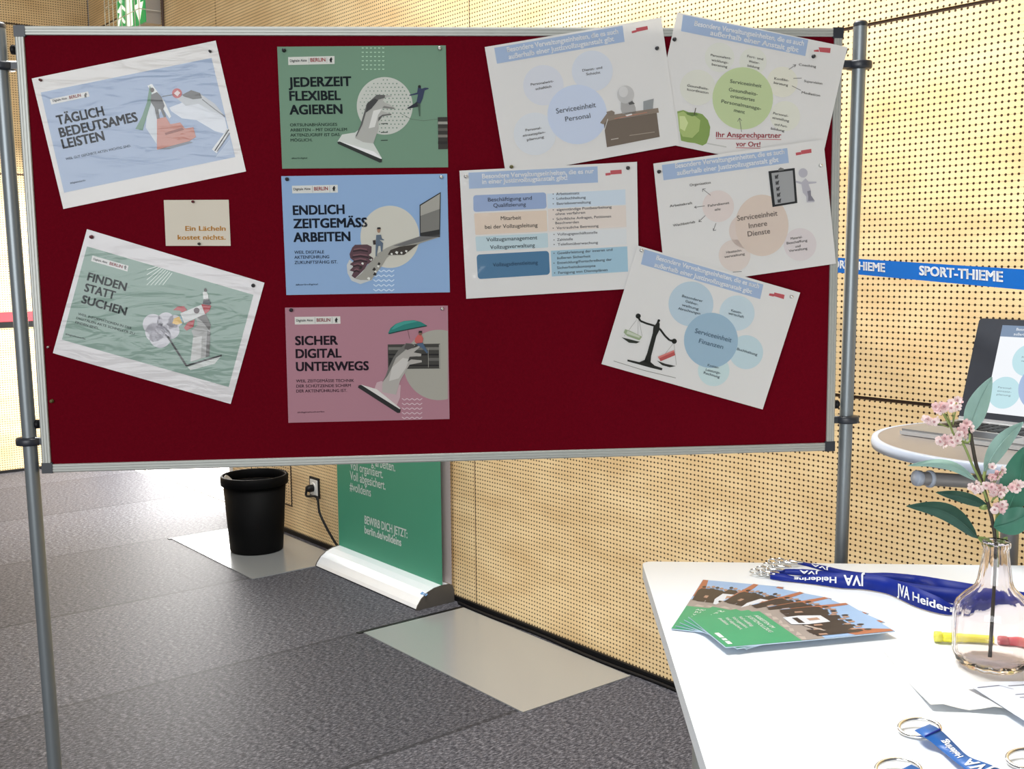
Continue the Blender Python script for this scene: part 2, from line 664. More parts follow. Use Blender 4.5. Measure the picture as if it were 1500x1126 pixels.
# ------------------------------------------------------------------ waste bin
BINM = mat('matt_black_bin', (0.003, 0.003, 0.0032), 0.6, spec=0.08, noise_amt=0.2)
bc = W(5.16, 0.30, 0.0045)
t = thing('waste_bin', bc, 'tall round black plastic waste bin on the steel floor plate by the wall', 'bin')
mb = MB()
mb.lathe(bc, [(0.0, 0.0), (0.128, 0.0), (0.135, 0.006), (0.158, 0.345), (0.154, 0.345), (0.131, 0.012), (0.0, 0.012)], BINM, 48)
mb.build('bin_body', t)
mb = MB()
mb.lathe(bc, [(0.1585, 0.345), (0.170, 0.347), (0.172, 0.388), (0.168, 0.394), (0.158, 0.394), (0.155, 0.389), (0.1545, 0.347), (0.1585, 0.345)], BINM, 48,
         cap0=False, cap1=False)
mb.build('bin_rim', t)
LINER = mat('white_bin_liner', (0.7, 0.66, 0.6), 0.5, noise_amt=0.05)
mb = MB()
for i in range(9):
    a0 = 2.6 + i * 0.13
    a1 = a0 + 0.13
    h0, h1 = 0.345 + 0.045 * math.sin(i * 0.39), 0.345 + 0.045 * math.sin((i + 1) * 0.39)
    q = [bc + np.array([math.cos(a) * r, math.sin(a) * r, z]) for a, r, z in ((a0, 0.147, 0.28), (a1, 0.147, 0.28), (a1, 0.1505, h1), (a0, 0.1505, h0))]
    mb.prism(q, -0.002 * np.array([math.cos(a0), math.sin(a0), 0]), LINER)
mb.build('liner', t)

# ------------------------------------------------------------------ roll-up banner
GREEN = mat('banner_green', (0.045, 0.26, 0.155), 0.55, noise_amt=0.04, nscale=6)
BACKC = mat('banner_reverse_grey', (0.42, 0.35, 0.34), 0.6, noise_amt=0.05)
WLET = mat('white_lettering', (0.82, 0.84, 0.82), 0.6, noise_amt=0.01)
CASS = mat('silver_white_cassette', (0.84, 0.88, 0.92), 0.3, 0.25, noise_amt=0.02)
PS = 0.085
sl, srr = wp(497, 806, PS), wp(648, 866, PS)
s0, s1 = sorted((sl @ D1, srr @ D1))
t = thing('roll_up_banner', W((s0 + s1) / 2, 0.1, 0), 'green roll-up banner with white lettering standing against the wall', 'banner')
prof = [(0.218, 0.006), (0.212, 0.02), (0.19, 0.048), (0.16, 0.068), (0.125, 0.08), (0.085, 0.085), (0.05, 0.083), (0.03, 0.075), (0.022, 0.05),
        (0.022, 0.0005), (0.215, 0.0005)]
mb = MB()
q = [W(s0 + 0.006, p, z) for p, z in prof]
mb.prism(q, D1 * (s1 - s0 - 0.012), CASS)
ca = mb.build('cassette', t)
for nm, sa, sb in (('end_cap', s1, s1 - 0.005), ('end_cap', s0, s0 + 0.005)):
    mb = MB()
    q = [W(sa, p * 1.01, z * 1.02) for p, z in prof]
    mb.prism(q, D1 * (sb - sa), mat('shade_dark_end_cap', (0.07, 0.065, 0.06), 0.4, noise_amt=0.05))  # end caps coloured dark to carry the shade at the cassette's end
    mb.build(nm, t)
mb = MB()
mb.box(W, s0 + 0.006, s1 - 0.006, 0.20, 0.217, 0.0003, 0.0055, BLACKP)
mb.build('foot_strip', ca)
mb = MB()
for k, (x0, x1) in enumerate(((0.0, 0.012), (0.016, 0.024), (0.028, 0.045))):
    sm_ = wp(626, 876, 0.17) @ D1
    mb.flat([W(sm_ + x1, 0.1775, 0.0583), W(sm_ + x0, 0.1775, 0.0583), W(sm_ + x0, 0.1665, 0.0658), W(sm_ + x1, 0.1665, 0.0658)], mat('blue_print', (0.1, 0.25, 0.5), 0.5))
mb.build('maker_mark', ca)
SH = 2.05
mb = MB()
mb.box(W, s0, s1, PS - 0.0006, PS + 0.0006, 0.083, SH, GREEN)
sheet = mb.build('banner_sheet', t)
mb = MB()
mb.box(W, s0, s1, 0.034, 0.0352, 0.08, SH, BACKC)
mb.build('reverse_sheet', t)
mb = MB()
mb.box(W, s0 - 0.004, s1 + 0.004, 0.030, PS + 0.006, SH, SH + 0.018, CASS)
mb.build('top_rail', t)
mb = MB()
mb.tube([W((s0 + s1) / 2, 0.055, 0.07), W((s0 + s1) / 2, 0.055, SH)], 0.009, ALU, 12)
mb.build('support_pole', t)
mb = MB()
zb = lambda x, y: (440 + x / 4.504, 660 + y / 4.504)


def btext(s, L, R, cap, bold=0.015):
    a, b = wp(*zb(*L), PS + 0.0009), wp(*zb(*R), PS + 0.0009)
    sa, sb = a @ D1, b @ D1
    mb.text(s, W(sa, PS + 0.0009, (a[2] + b[2]) / 2), D1 * (sb - sa), ZZ * cap, WLET, bold=bold)


btext('g arbeiten.', (468, 98), (626, 135), 0.042)
btext('Voll organisiert.', (328, 122), (545, 182), 0.042)
btext('Voll abgesichert.', (328, 190), (562, 258), 0.042)
btext('#volldeins', (326, 262), (466, 303), 0.042)
btext('BEWIRB DICH JETZT:', (424, 482), (706, 576), 0.038, 0.03)
btext('berlin.de/volldeins', (424, 548), (666, 626), 0.036, 0.03)
mb.build('lettering', sheet)

# ------------------------------------------------------------------ emergency exit sign in its guard cage
EP = 0.10
c0, c1 = wp(172, 60, EP), wp(213.5, 33, EP)
ea, eb = c1 @ D1, c0 @ D1                             # right and left end along the wall
ez = c1[2]
EH = 0.26
t = thing('exit_sign', W((ea + eb) / 2, 0.05, ez), 'lit green emergency exit sign in a wire guard high on the wall', 'exit sign')
BOXM = mat('exit_sign_housing', (0.46, 0.42, 0.37), 0.5, noise_amt=0.03)
mb = MB()
mb.box(W, ea, eb, 0.0005, EP - 0.006, ez, ez + EH, BOXM)
mb.build('housing', t)
GE = mat('lit_green_panel', (0.01, 0.22, 0.06), 0.3, emit=(0.02, 0.5, 0.12), es=0.45)
WE = mat('lit_white_panel', (0.8, 0.85, 0.75), 0.3, emit=(0.9, 1.0, 0.8), es=0.9)
mb = MB()
mb.box(W, ea + 0.008, eb - 0.008, EP - 0.006, EP, ez + 0.008, ez + EH - 0.008, GE)
face = mb.build('sign_face', t)
mb = MB()
ln = eb - ea


def ef(fx, fz):
    return W(ea + ln * fx, EP + 0.0008, ez + EH * fz)


mb.flat([ef(0.15, 0.95), ef(0.15, 0.52), ef(0.05, 0.52), ef(0.20, 0.06), ef(0.36, 0.52), ef(0.25, 0.52), ef(0.25, 0.95)][::-1], WE)   # arrow down
mb.flat([ef(0.42, 0.08), ef(0.42, 0.92), ef(0.62, 0.92), ef(0.62, 0.08)], WE)                                                          # doorway
mb.ball(ef(0.80, 0.78), 0.013, WE, 10, (1, 1, 1))
for pl in (((0.78, 0.68), (0.84, 0.42)), ((0.78, 0.66), (0.66, 0.52)), ((0.78, 0.66), (0.90, 0.56)), ((0.84, 0.44), (0.70, 0.24)), ((0.84, 0.44), (0.95, 0.16))):
    mb.tube([ef(*pl[0]), ef(*pl[1])], 0.009, WE, 6)
mb.build('pictogram', face)
WIRE = mat('guard_wire', (0.80, 0.76, 0.66), 0.4, 0.3, noise_amt=0.1)
mb = MB()
gp = EP + 0.05
for i in range(9):
    s = ea - 0.03 + (ln + 0.10) * i / 8
    mb.tube([W(s, 0.0035, ez - 0.04), W(s, gp, ez - 0.04), W(s, gp, ez + EH + 0.04), W(s, 0.0035, ez + EH + 0.04)], 0.003, WIRE, 6)
for j in range(4):
    z = ez - 0.04 + (EH + 0.08) * j / 3
    mb.tube([W(ea - 0.03, 0.0035, z), W(ea - 0.03, gp, z), W(eb + 0.07, gp, z), W(eb + 0.07, 0.0035, z)], 0.003, WIRE, 6)
mb.build('wire_guard', t)
mb = MB()
mb.tube([W(ea - 0.05, 0.009, ez - 0.02), W(ea - 0.05, 0.009, ez + 0.9)], 0.008, mat('brown_cable_duct', (0.09, 0.05, 0.035), 0.5), 8)
mb.build('cable_duct', t)

# ------------------------------------------------------------------ barrier belts
RED = mat('red_belt', (0.60, 0.035, 0.05), 0.6, noise_amt=0.05)
BLUE = mat('bright_blue_belt', (0.0, 0.105, 0.42), 0.7, spec=0.15, noise_amt=0.05, nscale=200)


def wbp(x, y, p):                                     # on a plane p in front of the end wall
    d = ray(x, y)
    return EYE + d * ((S_END - p - EYE @ D1) / (d @ D1))


def E_(q, p, z):                                      # end wall frame
    return W(S_END - p, q, z)


a, b = wbp(0, 464.5, 0.012), wbp(0, 476, 0.012)
t = thing('wall_belt', E_(2.0, 0.01, a[2]), 'red belt with a black strip below it along the sunlit end wall', 'belt')
mb = MB()
mb.box(E_, 0.4, 6.0, 0.0005, 0.012, a[2] - 0.034, a[2] + 0.034, RED)
mb.build('red_band', t)
mb = MB()
mb.box(E_, 0.4, 6.0, 0.0005, 0.016, b[2] - 0.022, b[2] + 0.020, BLACKP)
mb.build('black_band', t)

bl = [(1225, 377, 399, 2.90), (1500, 394.5, 424.5, 2.13)]


def belt_pt(x, yt, yb, dist):
    return dp(x, yt, dist), dp(x, yb, dist)


(tA, bA), (tB, bB) = belt_pt(*bl[0]), belt_pt(*bl[1])
dirv = tB - tA
e0, e1 = -0.56, 1.3
t = thing('barrier_belt', bA + (bB - bA) * e0, 'blue barrier belt with white lettering stretched in front of the perforated wall', 'belt')
mb = MB()
nb = np.cross(dirv, bA - tA)
nb = nb / np.linalg.norm(nb)
if nb[1] > 0:
    nb = -nb
mb.prism([tA + dirv * e0, tA + dirv * e1, bA + (bB - bA) * e1, bA + (bB - bA) * e0], -nb * 0.0015, BLUE)
bs = mb.build('belt_strap', t)
BL_ = mat('white_belt_letters', (0.85, 0.88, 0.9), 0.6, noise_amt=0.01)
mb = MB()


def belt_text(s, f0, f1):
    # block letters woven into the strap
    O = bA + (bB - bA) * f0 + (tA - bA) * 0.30 + nb * 0.0008
    ex = (bB - bA) * (f1 - f0)
    mb.text(s, O, ex, (tA - bA) * 0.50, BL_, bold=0.045)


belt_text('SPORT-THIEME', 0.5205, 0.917)
belt_text('SPORT-THIEME', -0.085, 0.325)
belt_text('SPORT-THIEME', 1.12, 1.29)
mb.build('lettering', bs)
pe = tA + dirv * e0
pe_p = (pe @ N1) + DW
mb = MB()
s_ = pe @ D1
mb.box(W, s_ - 0.03, s_ + 0.03, 0.0005, max(0.03, pe_p + 0.01), pe[2] - 0.07, pe[2] + 0.03, BLACKP)
mb.build('wall_clip', t)

# ------------------------------------------------------------------ bistro table and laptop by the wall
ZT = 1.10
BC = np.array([1.048, 2.198, 0])
BR = 0.30
t = thing('bistro_table', (BC[0], BC[1], 0), 'round grey standing table with a pale edge beside the perforated wall', 'table')
TOPG = mat('grey_table_top', (0.21, 0.19, 0.18), 0.35, noise_amt=0.05)
EDGE = mat('pale_table_edge', (0.40, 0.45, 0.54), 0.4, noise_amt=0.02)
mb = MB()
mb.lathe(BC + ZZ * ZT, [(0.0, -0.0205), (BR - 0.011, -0.0205), (BR - 0.011, 0.0), (BR - 0.012, 0.0005), (0.0, 0.0005)], TOPG, 72, smooth=False)
tt = mb.build('table_top', t)
mb = MB()
mb.lathe(BC + ZZ * ZT, [(BR - 0.012, -0.021), (BR, -0.019), (BR + 0.002, -0.010), (BR, 0.0), (BR - 0.006, 0.001), (BR - 0.012, 0.0008)], EDGE, 72, cap0=False, cap1=False)
mb.build('edge_band', tt)
GST = mat('grey_column', (0.30, 0.30, 0.31), 0.4, 0.3, noise_amt=0.05)
cpx = np.array([1.022, 2.20, 0])
mb = MB()
mb.tube([cpx + ZZ * 0.03, cpx + ZZ * (ZT - 0.026)], 0.018, GST, 20)
mb.build('column', t)
a, b = dp(1341, 700, 2.12), dp(1520, 711, 2.19)
mb = MB()
mb.tube([a, b], 0.0135, GST, 18)
tubeo = mb.build('under_top_tube', t)
d_ = (b - a) / np.linalg.norm(b - a)
mb = MB()
mb.lathe(a - d_ * 0.002, [(0.0, 0.0), (0.0145, 0.001), (0.0155, 0.004), (0.0155, 0.012), (0.0138, 0.014)], EDGE, 18, axis=d_)
mb.lathe(a + d_ * 0.028, [(0.0138, 0.0), (0.017, 0.001), (0.017, 0.007), (0.0138, 0.008)], EDGE, 18, axis=d_)
mb.build('tube_cap', tubeo)
mb = MB()
mb.box(lambda x, y, z: np.array([x, y, z]), 0.94, 1.12, 2.10, 2.29, ZT - 0.065, ZT - 0.026, GST)
mb.build('mounting_plate', t)
mb = MB()
mb.lathe(cpx, [(0.0, 0.0), (0.24, 0.0), (0.24, 0.008), (0.05, 0.03), (0.02, 0.034)], GST, 48)
mb.build('base_plate', t)

fl_ = np.array([0.8266, 2.3038, ZT + 0.001])
e_ = np.array([0.6, -0.8, 0])
d_ = np.array([0.8, 0.6, 0])
LW, LD = 0.345, 0.225
t = thing('laptop', fl_ + e_ * LW / 2 + d_ * LD / 2, 'open black laptop showing a slide on the round standing table', 'laptop')
LG = mat('laptop_grey', (0.22, 0.22, 0.22), 0.4, 0.3, noise_amt=0.05)
LSIL = mat('laptop_silver_edge', (0.75, 0.78, 0.80), 0.25, 0.7, noise_amt=0.03)


def lf(x, y, z):
    return fl_ + e_ * x + d_ * y + ZZ * z


mb = MB()
mb.box(lf, 0, LW, 0, LD, 0.001, 0.009, LSIL)
mb.box(lf, 0.003, LW - 0.003, 0.003, LD, 0.009, 0.0135, LG)
base = mb.build('laptop_base', t)
mb = MB()
for rr in range(5):
    for cc in range(13):
        mb.box(lf, 0.024 + cc * 0.0232, 0.024 + cc * 0.0232 + 0.019, 0.098 + rr * 0.02, 0.098 + rr * 0.02 + 0.016, 0.0135, 0.0150, BLACKP)
mb.build('keyboard', base)
mb = MB()
mb.box(lf, 0.115, 0.225, 0.012, 0.082, 0.0135, 0.0138, DARKP)
mb.build('touch_pad', base)
ang = math.radians(18)
su = d_ * math.sin(ang) + ZZ * math.cos(ang)          # up the lid
sn = -d_ * math.cos(ang) + ZZ * math.sin(ang)         # out of the screen


def ls(x, y, z):
    return fl_ + d_ * LD + ZZ * 0.016 + e_ * x + su * y + sn * z


LH = 0.232
mb = MB()
R_ = 0.008
outl = []
for cx, cy, a0 in ((LW - R_, R_, -90), (LW - R_, LH - R_, 0), (R_, LH - R_, 90), (R_, R_, 180)):
    for k in range(5):
        aa = math.radians(a0 + k * 22.5)
        outl.append(ls(cx + R_ * math.cos(aa), cy + R_ * math.sin(aa), -0.006))
mb.prism(outl, sn * 0.007, DARKP)
mb.box(ls, 0.001, LW - 0.001, -0.004, 0.0035, -0.006, 0.002, LSIL)
lid = mb.build('screen_lid', t)
SCW = mat('screen_white', (0.02, 0.02, 0.02), 0.25, emit=(0.93, 0.96, 1.0), es=0.95)
SCB = mat('screen_blue_band', (0.02, 0.02, 0.02), 0.25, emit=(0.24, 0.34, 0.50), es=0.8)
SCC = mat('screen_pale_bubble', (0.02, 0.02, 0.02), 0.25, emit=(0.55, 0.80, 0.86), es=0.95)
SCT = mat('screen_text', (0.02, 0.02, 0.02), 0.25, emit=(0.18, 0.24, 0.28), es=0.8)
SCD = mat('screen_deep_bubble', (0.02, 0.02, 0.02), 0.25, emit=(0.42, 0.55, 0.80), es=0.9)
SX0, SX1, SY0, SY1 = 0.058, 0.338, 0.018, 0.218
mb = MB()
mb.box(ls, SX0, SX1, SY0, SY1, 0.0011, 0.0016, SCW)
scr = mb.build('display', lid)
mb = MB()


def sdisc(cx, cy, r, m_, k):
    mb.flat([ls(cx + r * math.cos(2 * math.pi * i / 40), cy + r * math.sin(2 * math.pi * i / 40), 0.0016 + k * 0.0002) for i in range(40)], m_)


mb.flat([ls(SX0, SY1 - 0.026, 0.0018), ls(0.27, SY1 - 0.026, 0.0018), ls(0.27, SY1, 0.0018), ls(SX0, SY1, 0.0018)], SCB)
mb.text('Besondere Verwaltungseinheiten, die es auch', ls(0.092, SY1 - 0.011, 0.0021), e_ * 0.165, su * 0.006, SCW)
mb.text('außerhalb einer Justizvollzugsanstalt gibt', ls(0.088, SY1 - 0.022, 0.0021), e_ * 0.155, su * 0.006, SCW)
sdisc(0.094, 0.066, 0.036, SCC, 1)
sdisc(0.133, 0.142, 0.036, SCC, 1)
sdisc(0.178, 0.086, 0.055, SCD, 2)
sdisc(0.225, 0.146, 0.03, SCC, 1)
for q, (tx, y) in enumerate((('Personal-', 0.075), ('einsatz-', 0.067), ('planung', 0.059))):
    mb.text(tx, ls(0.078, y, 0.0021), e_ * 0.032, su * 0.004, SCT)
for q, (tx, y) in enumerate((('Personal-', 0.146), ('verwaltung', 0.138))):
    mb.text(tx, ls(0.117, y, 0.0021), e_ * 0.034, su * 0.004, SCT)
mb.text('Serviceeinheit', ls(0.15, 0.092, 0.0022), e_ * 0.056, su * 0.006, SCT)
mb.text('Personal', ls(0.16, 0.076, 0.0022), e_ * 0.036, su * 0.006, SCT)
mb.build('slide', scr)

#PART2
# ------------------------------------------------------------------ pinboard on its stand
t = thing('pinboard_stand', B(0.75, -1.0947, -0.02), 'dark red felt pinboard in an aluminium frame between two grey poles', 'pinboard')
FT = 0.0155                                           # width of the frame profile


def bf(a, b, c):
    return B(a, b, c)


mb = MB()
mb.box(bf, FT - 0.002, BW - FT + 0.002, FT - 0.002, BH - FT + 0.002, -0.016, 0.0, FELT)
mb.build('felt_panel', t)


def rail(name, p0, p1, across):
    """grooved aluminium profile from p0 to p1 (u, v); across points towards the board's middle"""
    mb = MB()
    sec = [(0, -0.022), (0, 0.0035), (0.0022, 0.0045), (0.0045, 0.0045), (0.0052, 0.0036), (0.0060, 0.0036), (0.0067, 0.0045), (0.0098, 0.0045), (0.0105, 0.0036),
           (0.0113, 0.0036), (0.0120, 0.0045), (FT - 0.001, 0.0045), (FT, 0.0035), (FT, -0.022)]
    P = [B(p0[0] + across[0] * a, p0[1] + across[1] * a, z) for a, z in sec]
    mb.prism(P, B(*p1) - B(*p0), ALU)
    return mb.build(name, t)


rail('frame_rail', (0.018, BH), (BW - 0.018, BH), (0, -1))
rail('frame_rail', (0.018, 0), (BW - 0.018, 0), (0, 1))
rail('frame_rail', (0, 0.018), (0, BH - 0.018), (1, 0))
rail('frame_rail', (BW, 0.018), (BW, BH - 0.018), (-1, 0))
for u in (0, 1):
    for v in (0, 1):
        mb = MB()
        u0, v0 = (-0.001, -0.001) if u == 0 else (BW - 0.0185, -0.001), None
        ua, ub = (-0.001, 0.0185) if u == 0 else (BW - 0.0185, BW + 0.001)
        va, vb = (-0.001, 0.0185) if v == 0 else (BH - 0.0185, BH + 0.001)
        mb.box(bf, ua, ub, va, vb, -0.024, 0.0058, DARKP)
        mb.build('corner_cap', t)
POFF = -0.008


def on_b(x, y):
    p = bq(x, y, POFF) - BO
    return p @ BA, p @ BB


poleL = [on_b(-3.5, 33), on_b(46.3, 640), on_b(80.5, 1126)]
poleR = [on_b(1260.5, 31), on_b(1240, 600), on_b(1232, 820)]


def pole_at(pl, v):
    (ua, va), (ub, vb) = pl[0], pl[2]
    return ua + (ub - ua) * (v - va) / (vb - va)


PR = 0.0128
floor_v = -1.0947 + 0.012
for pl in (poleL, poleR):
    vt = pl[0][1]
    mb = MB()
    mb.tube([B(pole_at(pl, floor_v), floor_v, POFF), B(pole_at(pl, vt - 0.008), vt - 0.008, POFF)], PR, POLEM, 24)
    po = mb.build('pole', t)
    mb = MB()
    c = B(pole_at(pl, vt - 0.010), vt - 0.010, POFF)
    mb.lathe(c, [(PR + 0.0003, 0), (PR + 0.0006, 0.006), (PR - 0.002, 0.010), (0, 0.011)], DARKP, 24, axis=BB)
    mb.build('end_cap', po)
    uf = pole_at(pl, floor_v)
    mb = MB()
    mb.box(bf, uf - 0.02, uf + 0.02, floor_v - 0.0115, floor_v + 0.013, -0.26, 0.24, POLEM)
    mb.build('foot', t)
for pl, side, v_cl, v_kn in ((poleL, 1, (on_b(20, 98)[1], on_b(46, 646)[1]), (on_b(20, 73)[1], on_b(53, 621)[1])),
                             (poleR, -1, (on_b(1258, 96)[1], on_b(1240, 614)[1]), (on_b(1240, 75)[1], on_b(1222, 592)[1]))):
    for v, vk in zip(v_cl, v_kn):
        up = pole_at(pl, v)
        c = B(up, v - 0.007, POFF)
        ue = 0.002 if side == 1 else BW - 0.002
        mb = MB()
        mb.lathe(c, [(PR + 0.0002, 0.0), (PR + 0.0105, 0.001), (PR + 0.0115, 0.004), (PR + 0.0115, 0.011), (PR + 0.0105, 0.014), (PR + 0.0002, 0.015)], DARKP, 28, axis=BB)
        lo, hi = sorted((up + side * PR * 0.9, ue))
        mb.box(bf, lo, hi, v - 0.0055, v + 0.0065, POFF - 0.012, POFF + 0.012, DARKP)
        mb.build('clamp', t)
        # thumb screw on the frame just above the clamp, on a thin bright bracket
        mb = MB()
        uk = (-0.003 if side == 1 else BW + 0.003)
        ax = BA * (-side)
        mb.lathe(B(uk + side * 0.004, vk, -0.008), [(0.0035, 0), (0.0035, 0.004), (0.0085, 0.0055), (0.0085, 0.011), (0.006, 0.013), (0, 0.0135)], BLACKP, 16, axis=ax)
        mb.build('thumb_screw', t)
        mb = MB()
        lo, hi = sorted((up + side * PR * 1.05, ue))
        mb.box(bf, lo, hi, v + 0.0068, v + 0.0088, POFF - 0.008, POFF + 0.010, CHROME)
        mb.build('bracket', t)

# ------------------------------------------------------------------ sheets pinned on the board
SHEETS = {}


class Sheet:
    """a sheet of paper on the board: TL, TR, BR, BL corners, stacked at its own height off the felt"""

    def __init__(self, kind, label, cat, corners, layer, paper, lam, zoom, group):
        self.h = 0.0012 + 0.0019 * layer
        self.th = 0.0006
        self.lam = lam
        self.zoom = zoom
        self.parts = {}
        P = [bq(x, y, self.h) for x, y in corners]
        self.P = P
        mb = MB()
        mb.prism(P[::-1] if np.dot(np.cross(P[1] - P[0], P[3] - P[0]), BN) < 0 else P, BN * self.th, ink(*paper, lam=lam))
        self.o = mb.build(kind, origin=P[3])
        tag(self.o, label, cat, group)
        self.ux = (P[1] - P[0]) / np.linalg.norm(P[1] - P[0])
        self.uy = BN * 0 + np.cross(BN, self.ux)      # up the sheet

    def mb(self, part):
        return self.parts.setdefault(part, MB())

    def pt(self, x, y, k=1):
        x0, y0, sc_ = self.zoom
        return bq(x0 + x / sc_, y0 + y / sc_, self.h + self.th + 0.0003 * k)

    def poly(self, part, pts, col, k=1):
        P = [self.pt(x, y, k) for x, y in pts]
        self.mb(part).flat(P, ink(*col, lam=self.lam))

    def disc(self, part, x, y, r, col, k=1, ry=None, n=40):
        self.poly(part, [(x + r * math.cos(2 * math.pi * i / n), y - (ry or r) * math.sin(2 * math.pi * i / n)) for i in range(n)], col, k)

    def line(self, part, pts, wd, col, k=1):
        for (xa, ya), (xb, yb) in zip(pts, pts[1:]):
            L = math.hypot(xb - xa, yb - ya) or 1
            nx, ny = -(yb - ya) / L * wd / 2, (xb - xa) / L * wd / 2
            self.poly(part, [(xa + nx, ya + ny), (xb + nx, yb + ny), (xb - nx, yb - ny), (xa - nx, ya - ny)], col, k)

    def text(self, part, s, L, R, cap, col, k=1, bold=0.0):
        """baseline from L to R in close-up coordinates; cap = capital height in the same units"""
        a, b = self.pt(*L, k), self.pt(*R, k)
        ex = b - a
        ey = np.cross(BN, ex / np.linalg.norm(ex))
        mm = np.linalg.norm(ex) / math.hypot(R[0] - L[0], R[1] - L[1])
        self.mb(part).text(s, a, ex, ey * cap * mm, ink(*col, lam=self.lam), bold=bold)

    def done(self):
        for nm, m_ in self.parts.items():
            m_.build(nm, self.o)


def bear(S, x, y, h, col, sl=0.0):
    """the small upright bear of the city's logo"""
    pl = [(-.18, 0), (-.05, 0), (0, .22), (.08, 0), (.2, 0), (.16, .35), (.2, .55), (.34, .66), (.3, .74), (.16, .70), (.14, .82), (.22, .90), (.12, 1.0), (-.04, .97),
          (-.14, .84), (-.24, .6), (-.34, .46), (-.26, .4), (-.2, .44), (-.2, .2)]
    S.poly('logo_strip', [(x + a * h, y - b * h + a * h * sl) for a, b in pl], col, 2)


INK = (22, 34, 40)
POST = 'landscape posters on the red pinboard'

# --- green poster, middle column, top
S = Sheet('poster', 'green poster headed JEDERZEIT FLEXIBEL AGIEREN, top of the middle column', 'poster', [(406, 68.5), (653, 66.5), (656.5, 245), (413.5, 247)], 0, (110, 142, 120),
          False, (400, 50, 5), POST)
WH = (206, 206, 200)
S.poly('logo_strip', [(110, 168), (450, 160), (450, 218), (112, 226)], WH)
S.line('logo_strip', [(262, 172), (263, 214)], 2.5, (150, 150, 150), 2)
S.line('logo_strip', [(394, 170), (395, 212)], 2.5, (150, 150, 150), 2)
S.text('logo_strip', 'Digitale Akte', (124, 204), (248, 200), 17, (60, 62, 66), 2, 0.02)
S.text('logo_strip', 'BERLIN', (274, 203), (384, 200), 26, (168, 66, 70), 2, 0.03)
bear(S, 424, 208, 38, (15, 15, 15))
for s, L, R in (('JEDERZEIT', (114, 388), (575, 380)), ('FLEXIBEL', (120, 488), (497, 483)), ('AGIEREN', (121, 590), (510, 583))):
    S.text('headline', s, L, R, 66, INK, 1, 0.045)
for s, L, R in (('ORTSUNABHÄNGIGES', (124, 676), (470, 671)), ('ARBEITEN – MIT DIGITALEM', (126, 713), (542, 708)), ('AKTENZUGRIFF IST DAS', (127, 750), (488, 746)),
                ('MÖGLICH.', (128, 787), (288, 785))):
    S.text('small_print', s, L, R, 21, (40, 62, 52), 1, 0.02)
S.text('small_print', '#berlindigital', (136, 914), (250, 912), 11, (50, 70, 60), 1, 0.02)
for j in range(6):
    for i in range(6):
        x, y = 657 + i * 30, 103 + j * 31
        S.line('picture', [(x - 7, y - 4), (x, y + 1), (x + 7, y - 4)], 6, (176, 205, 182), 1)
S.disc('picture', 818, 525, 205, (192, 194, 187), 1, 211, 56)
for j in range(15):
    for i in range(14):
        x, y = 640 + i * 28 + (14 if j % 2 else 0), 335 + j * 27
        if ((x - 818) / 195) ** 2 + ((y - 525) / 200) ** 2 < 0.93:
            S.disc('picture', x, y, 4.2 + 2.2 * (i / 14), (120, 140, 126), 2, n=8)
S.poly('picture', [(470, 790), (505, 735), (600, 720), (640, 690), (720, 715), (735, 800), (795, 905), (790, 925)], (200, 203, 198), 3)
S.poly('picture', [(600, 760), (640, 665), (662, 590), (686, 510), (760, 443), (866, 448), (868, 457), (815, 466), (800, 492), (850, 512), (893, 540), (882, 548), (812, 534),
                   (790, 560), (868, 585), (862, 594), (806, 590), (770, 640), (772, 690), (735, 800), (660, 790)], (168, 168, 163), 4)
S.poly('picture', [(603, 750), (640, 665), (662, 590), (686, 510), (760, 443), (820, 446), (818, 466), (770, 480), (720, 545), (680, 575), (655, 660), (612, 748)], (92, 92, 90), 5)
S.poly('picture', [(690, 505), (745, 470), (770, 484), (720, 545), (680, 572)], (62, 62, 62), 6)
S.poly('picture', [(735, 560), (800, 545), (770, 590), (745, 680), (700, 690)], (208, 208, 204), 5)
S.poly('picture', [(800, 590), (862, 582), (868, 590), (800, 600), (770, 640), (772, 610)], (90, 90, 88), 6)
S.poly('picture', [(812, 525), (893, 540), (882, 548), (800, 540)], (120, 120, 116), 6)
S.poly('picture', [(470, 788), (490, 786), (798, 915), (796, 938), (780, 940), (475, 803)], (40, 44, 42), 6)
S.poly('picture', [(480, 782), (740, 860), (797, 908), (792, 914)], (225, 227, 224), 7)
for y in (656, 720, 778):
    S.line('picture', [(790, y), (840, y - 2)], 6, (38, 50, 44), 3)
man = (48, 58, 84)
S.poly('picture', [(1062, 385), (1080, 382), (1086, 400), (1112, 392), (1136, 393), (1140, 400), (1110, 412), (1096, 470), (1078, 512), (1050, 500), (1062, 440), (1000, 452), (998, 444),
                   (1055, 428)], man, 3)
S.poly('picture', [(1050, 495), (1078, 510), (1062, 530), (985, 548), (983, 540), (1040, 505)], (38, 42, 52), 4)
S.poly('picture', [(1056, 505), (1078, 508), (1078, 600), (1070, 602), (1062, 540)], (70, 90, 78), 4)
S.disc('picture', 1072, 384, 11, (30, 30, 34), 4, n=16)
S.line('picture', [(935, 580), (1010, 622), (1100, 634), (1205, 622)], 3, (86, 104, 90), 2)
S.poly('picture', [(1206, 608), (1277, 606), (1279, 842), (1210, 843)], (52, 50, 46), 2)
for i, c in enumerate(((150, 148, 140), (88, 84, 78), (120, 116, 108), (40, 38, 36))):
    y = 640 + i * 48
    S.poly('picture', [(1208, y), (1277, y), (1278, y + 20), (1208, y + 20)], c, 3)
S.done()

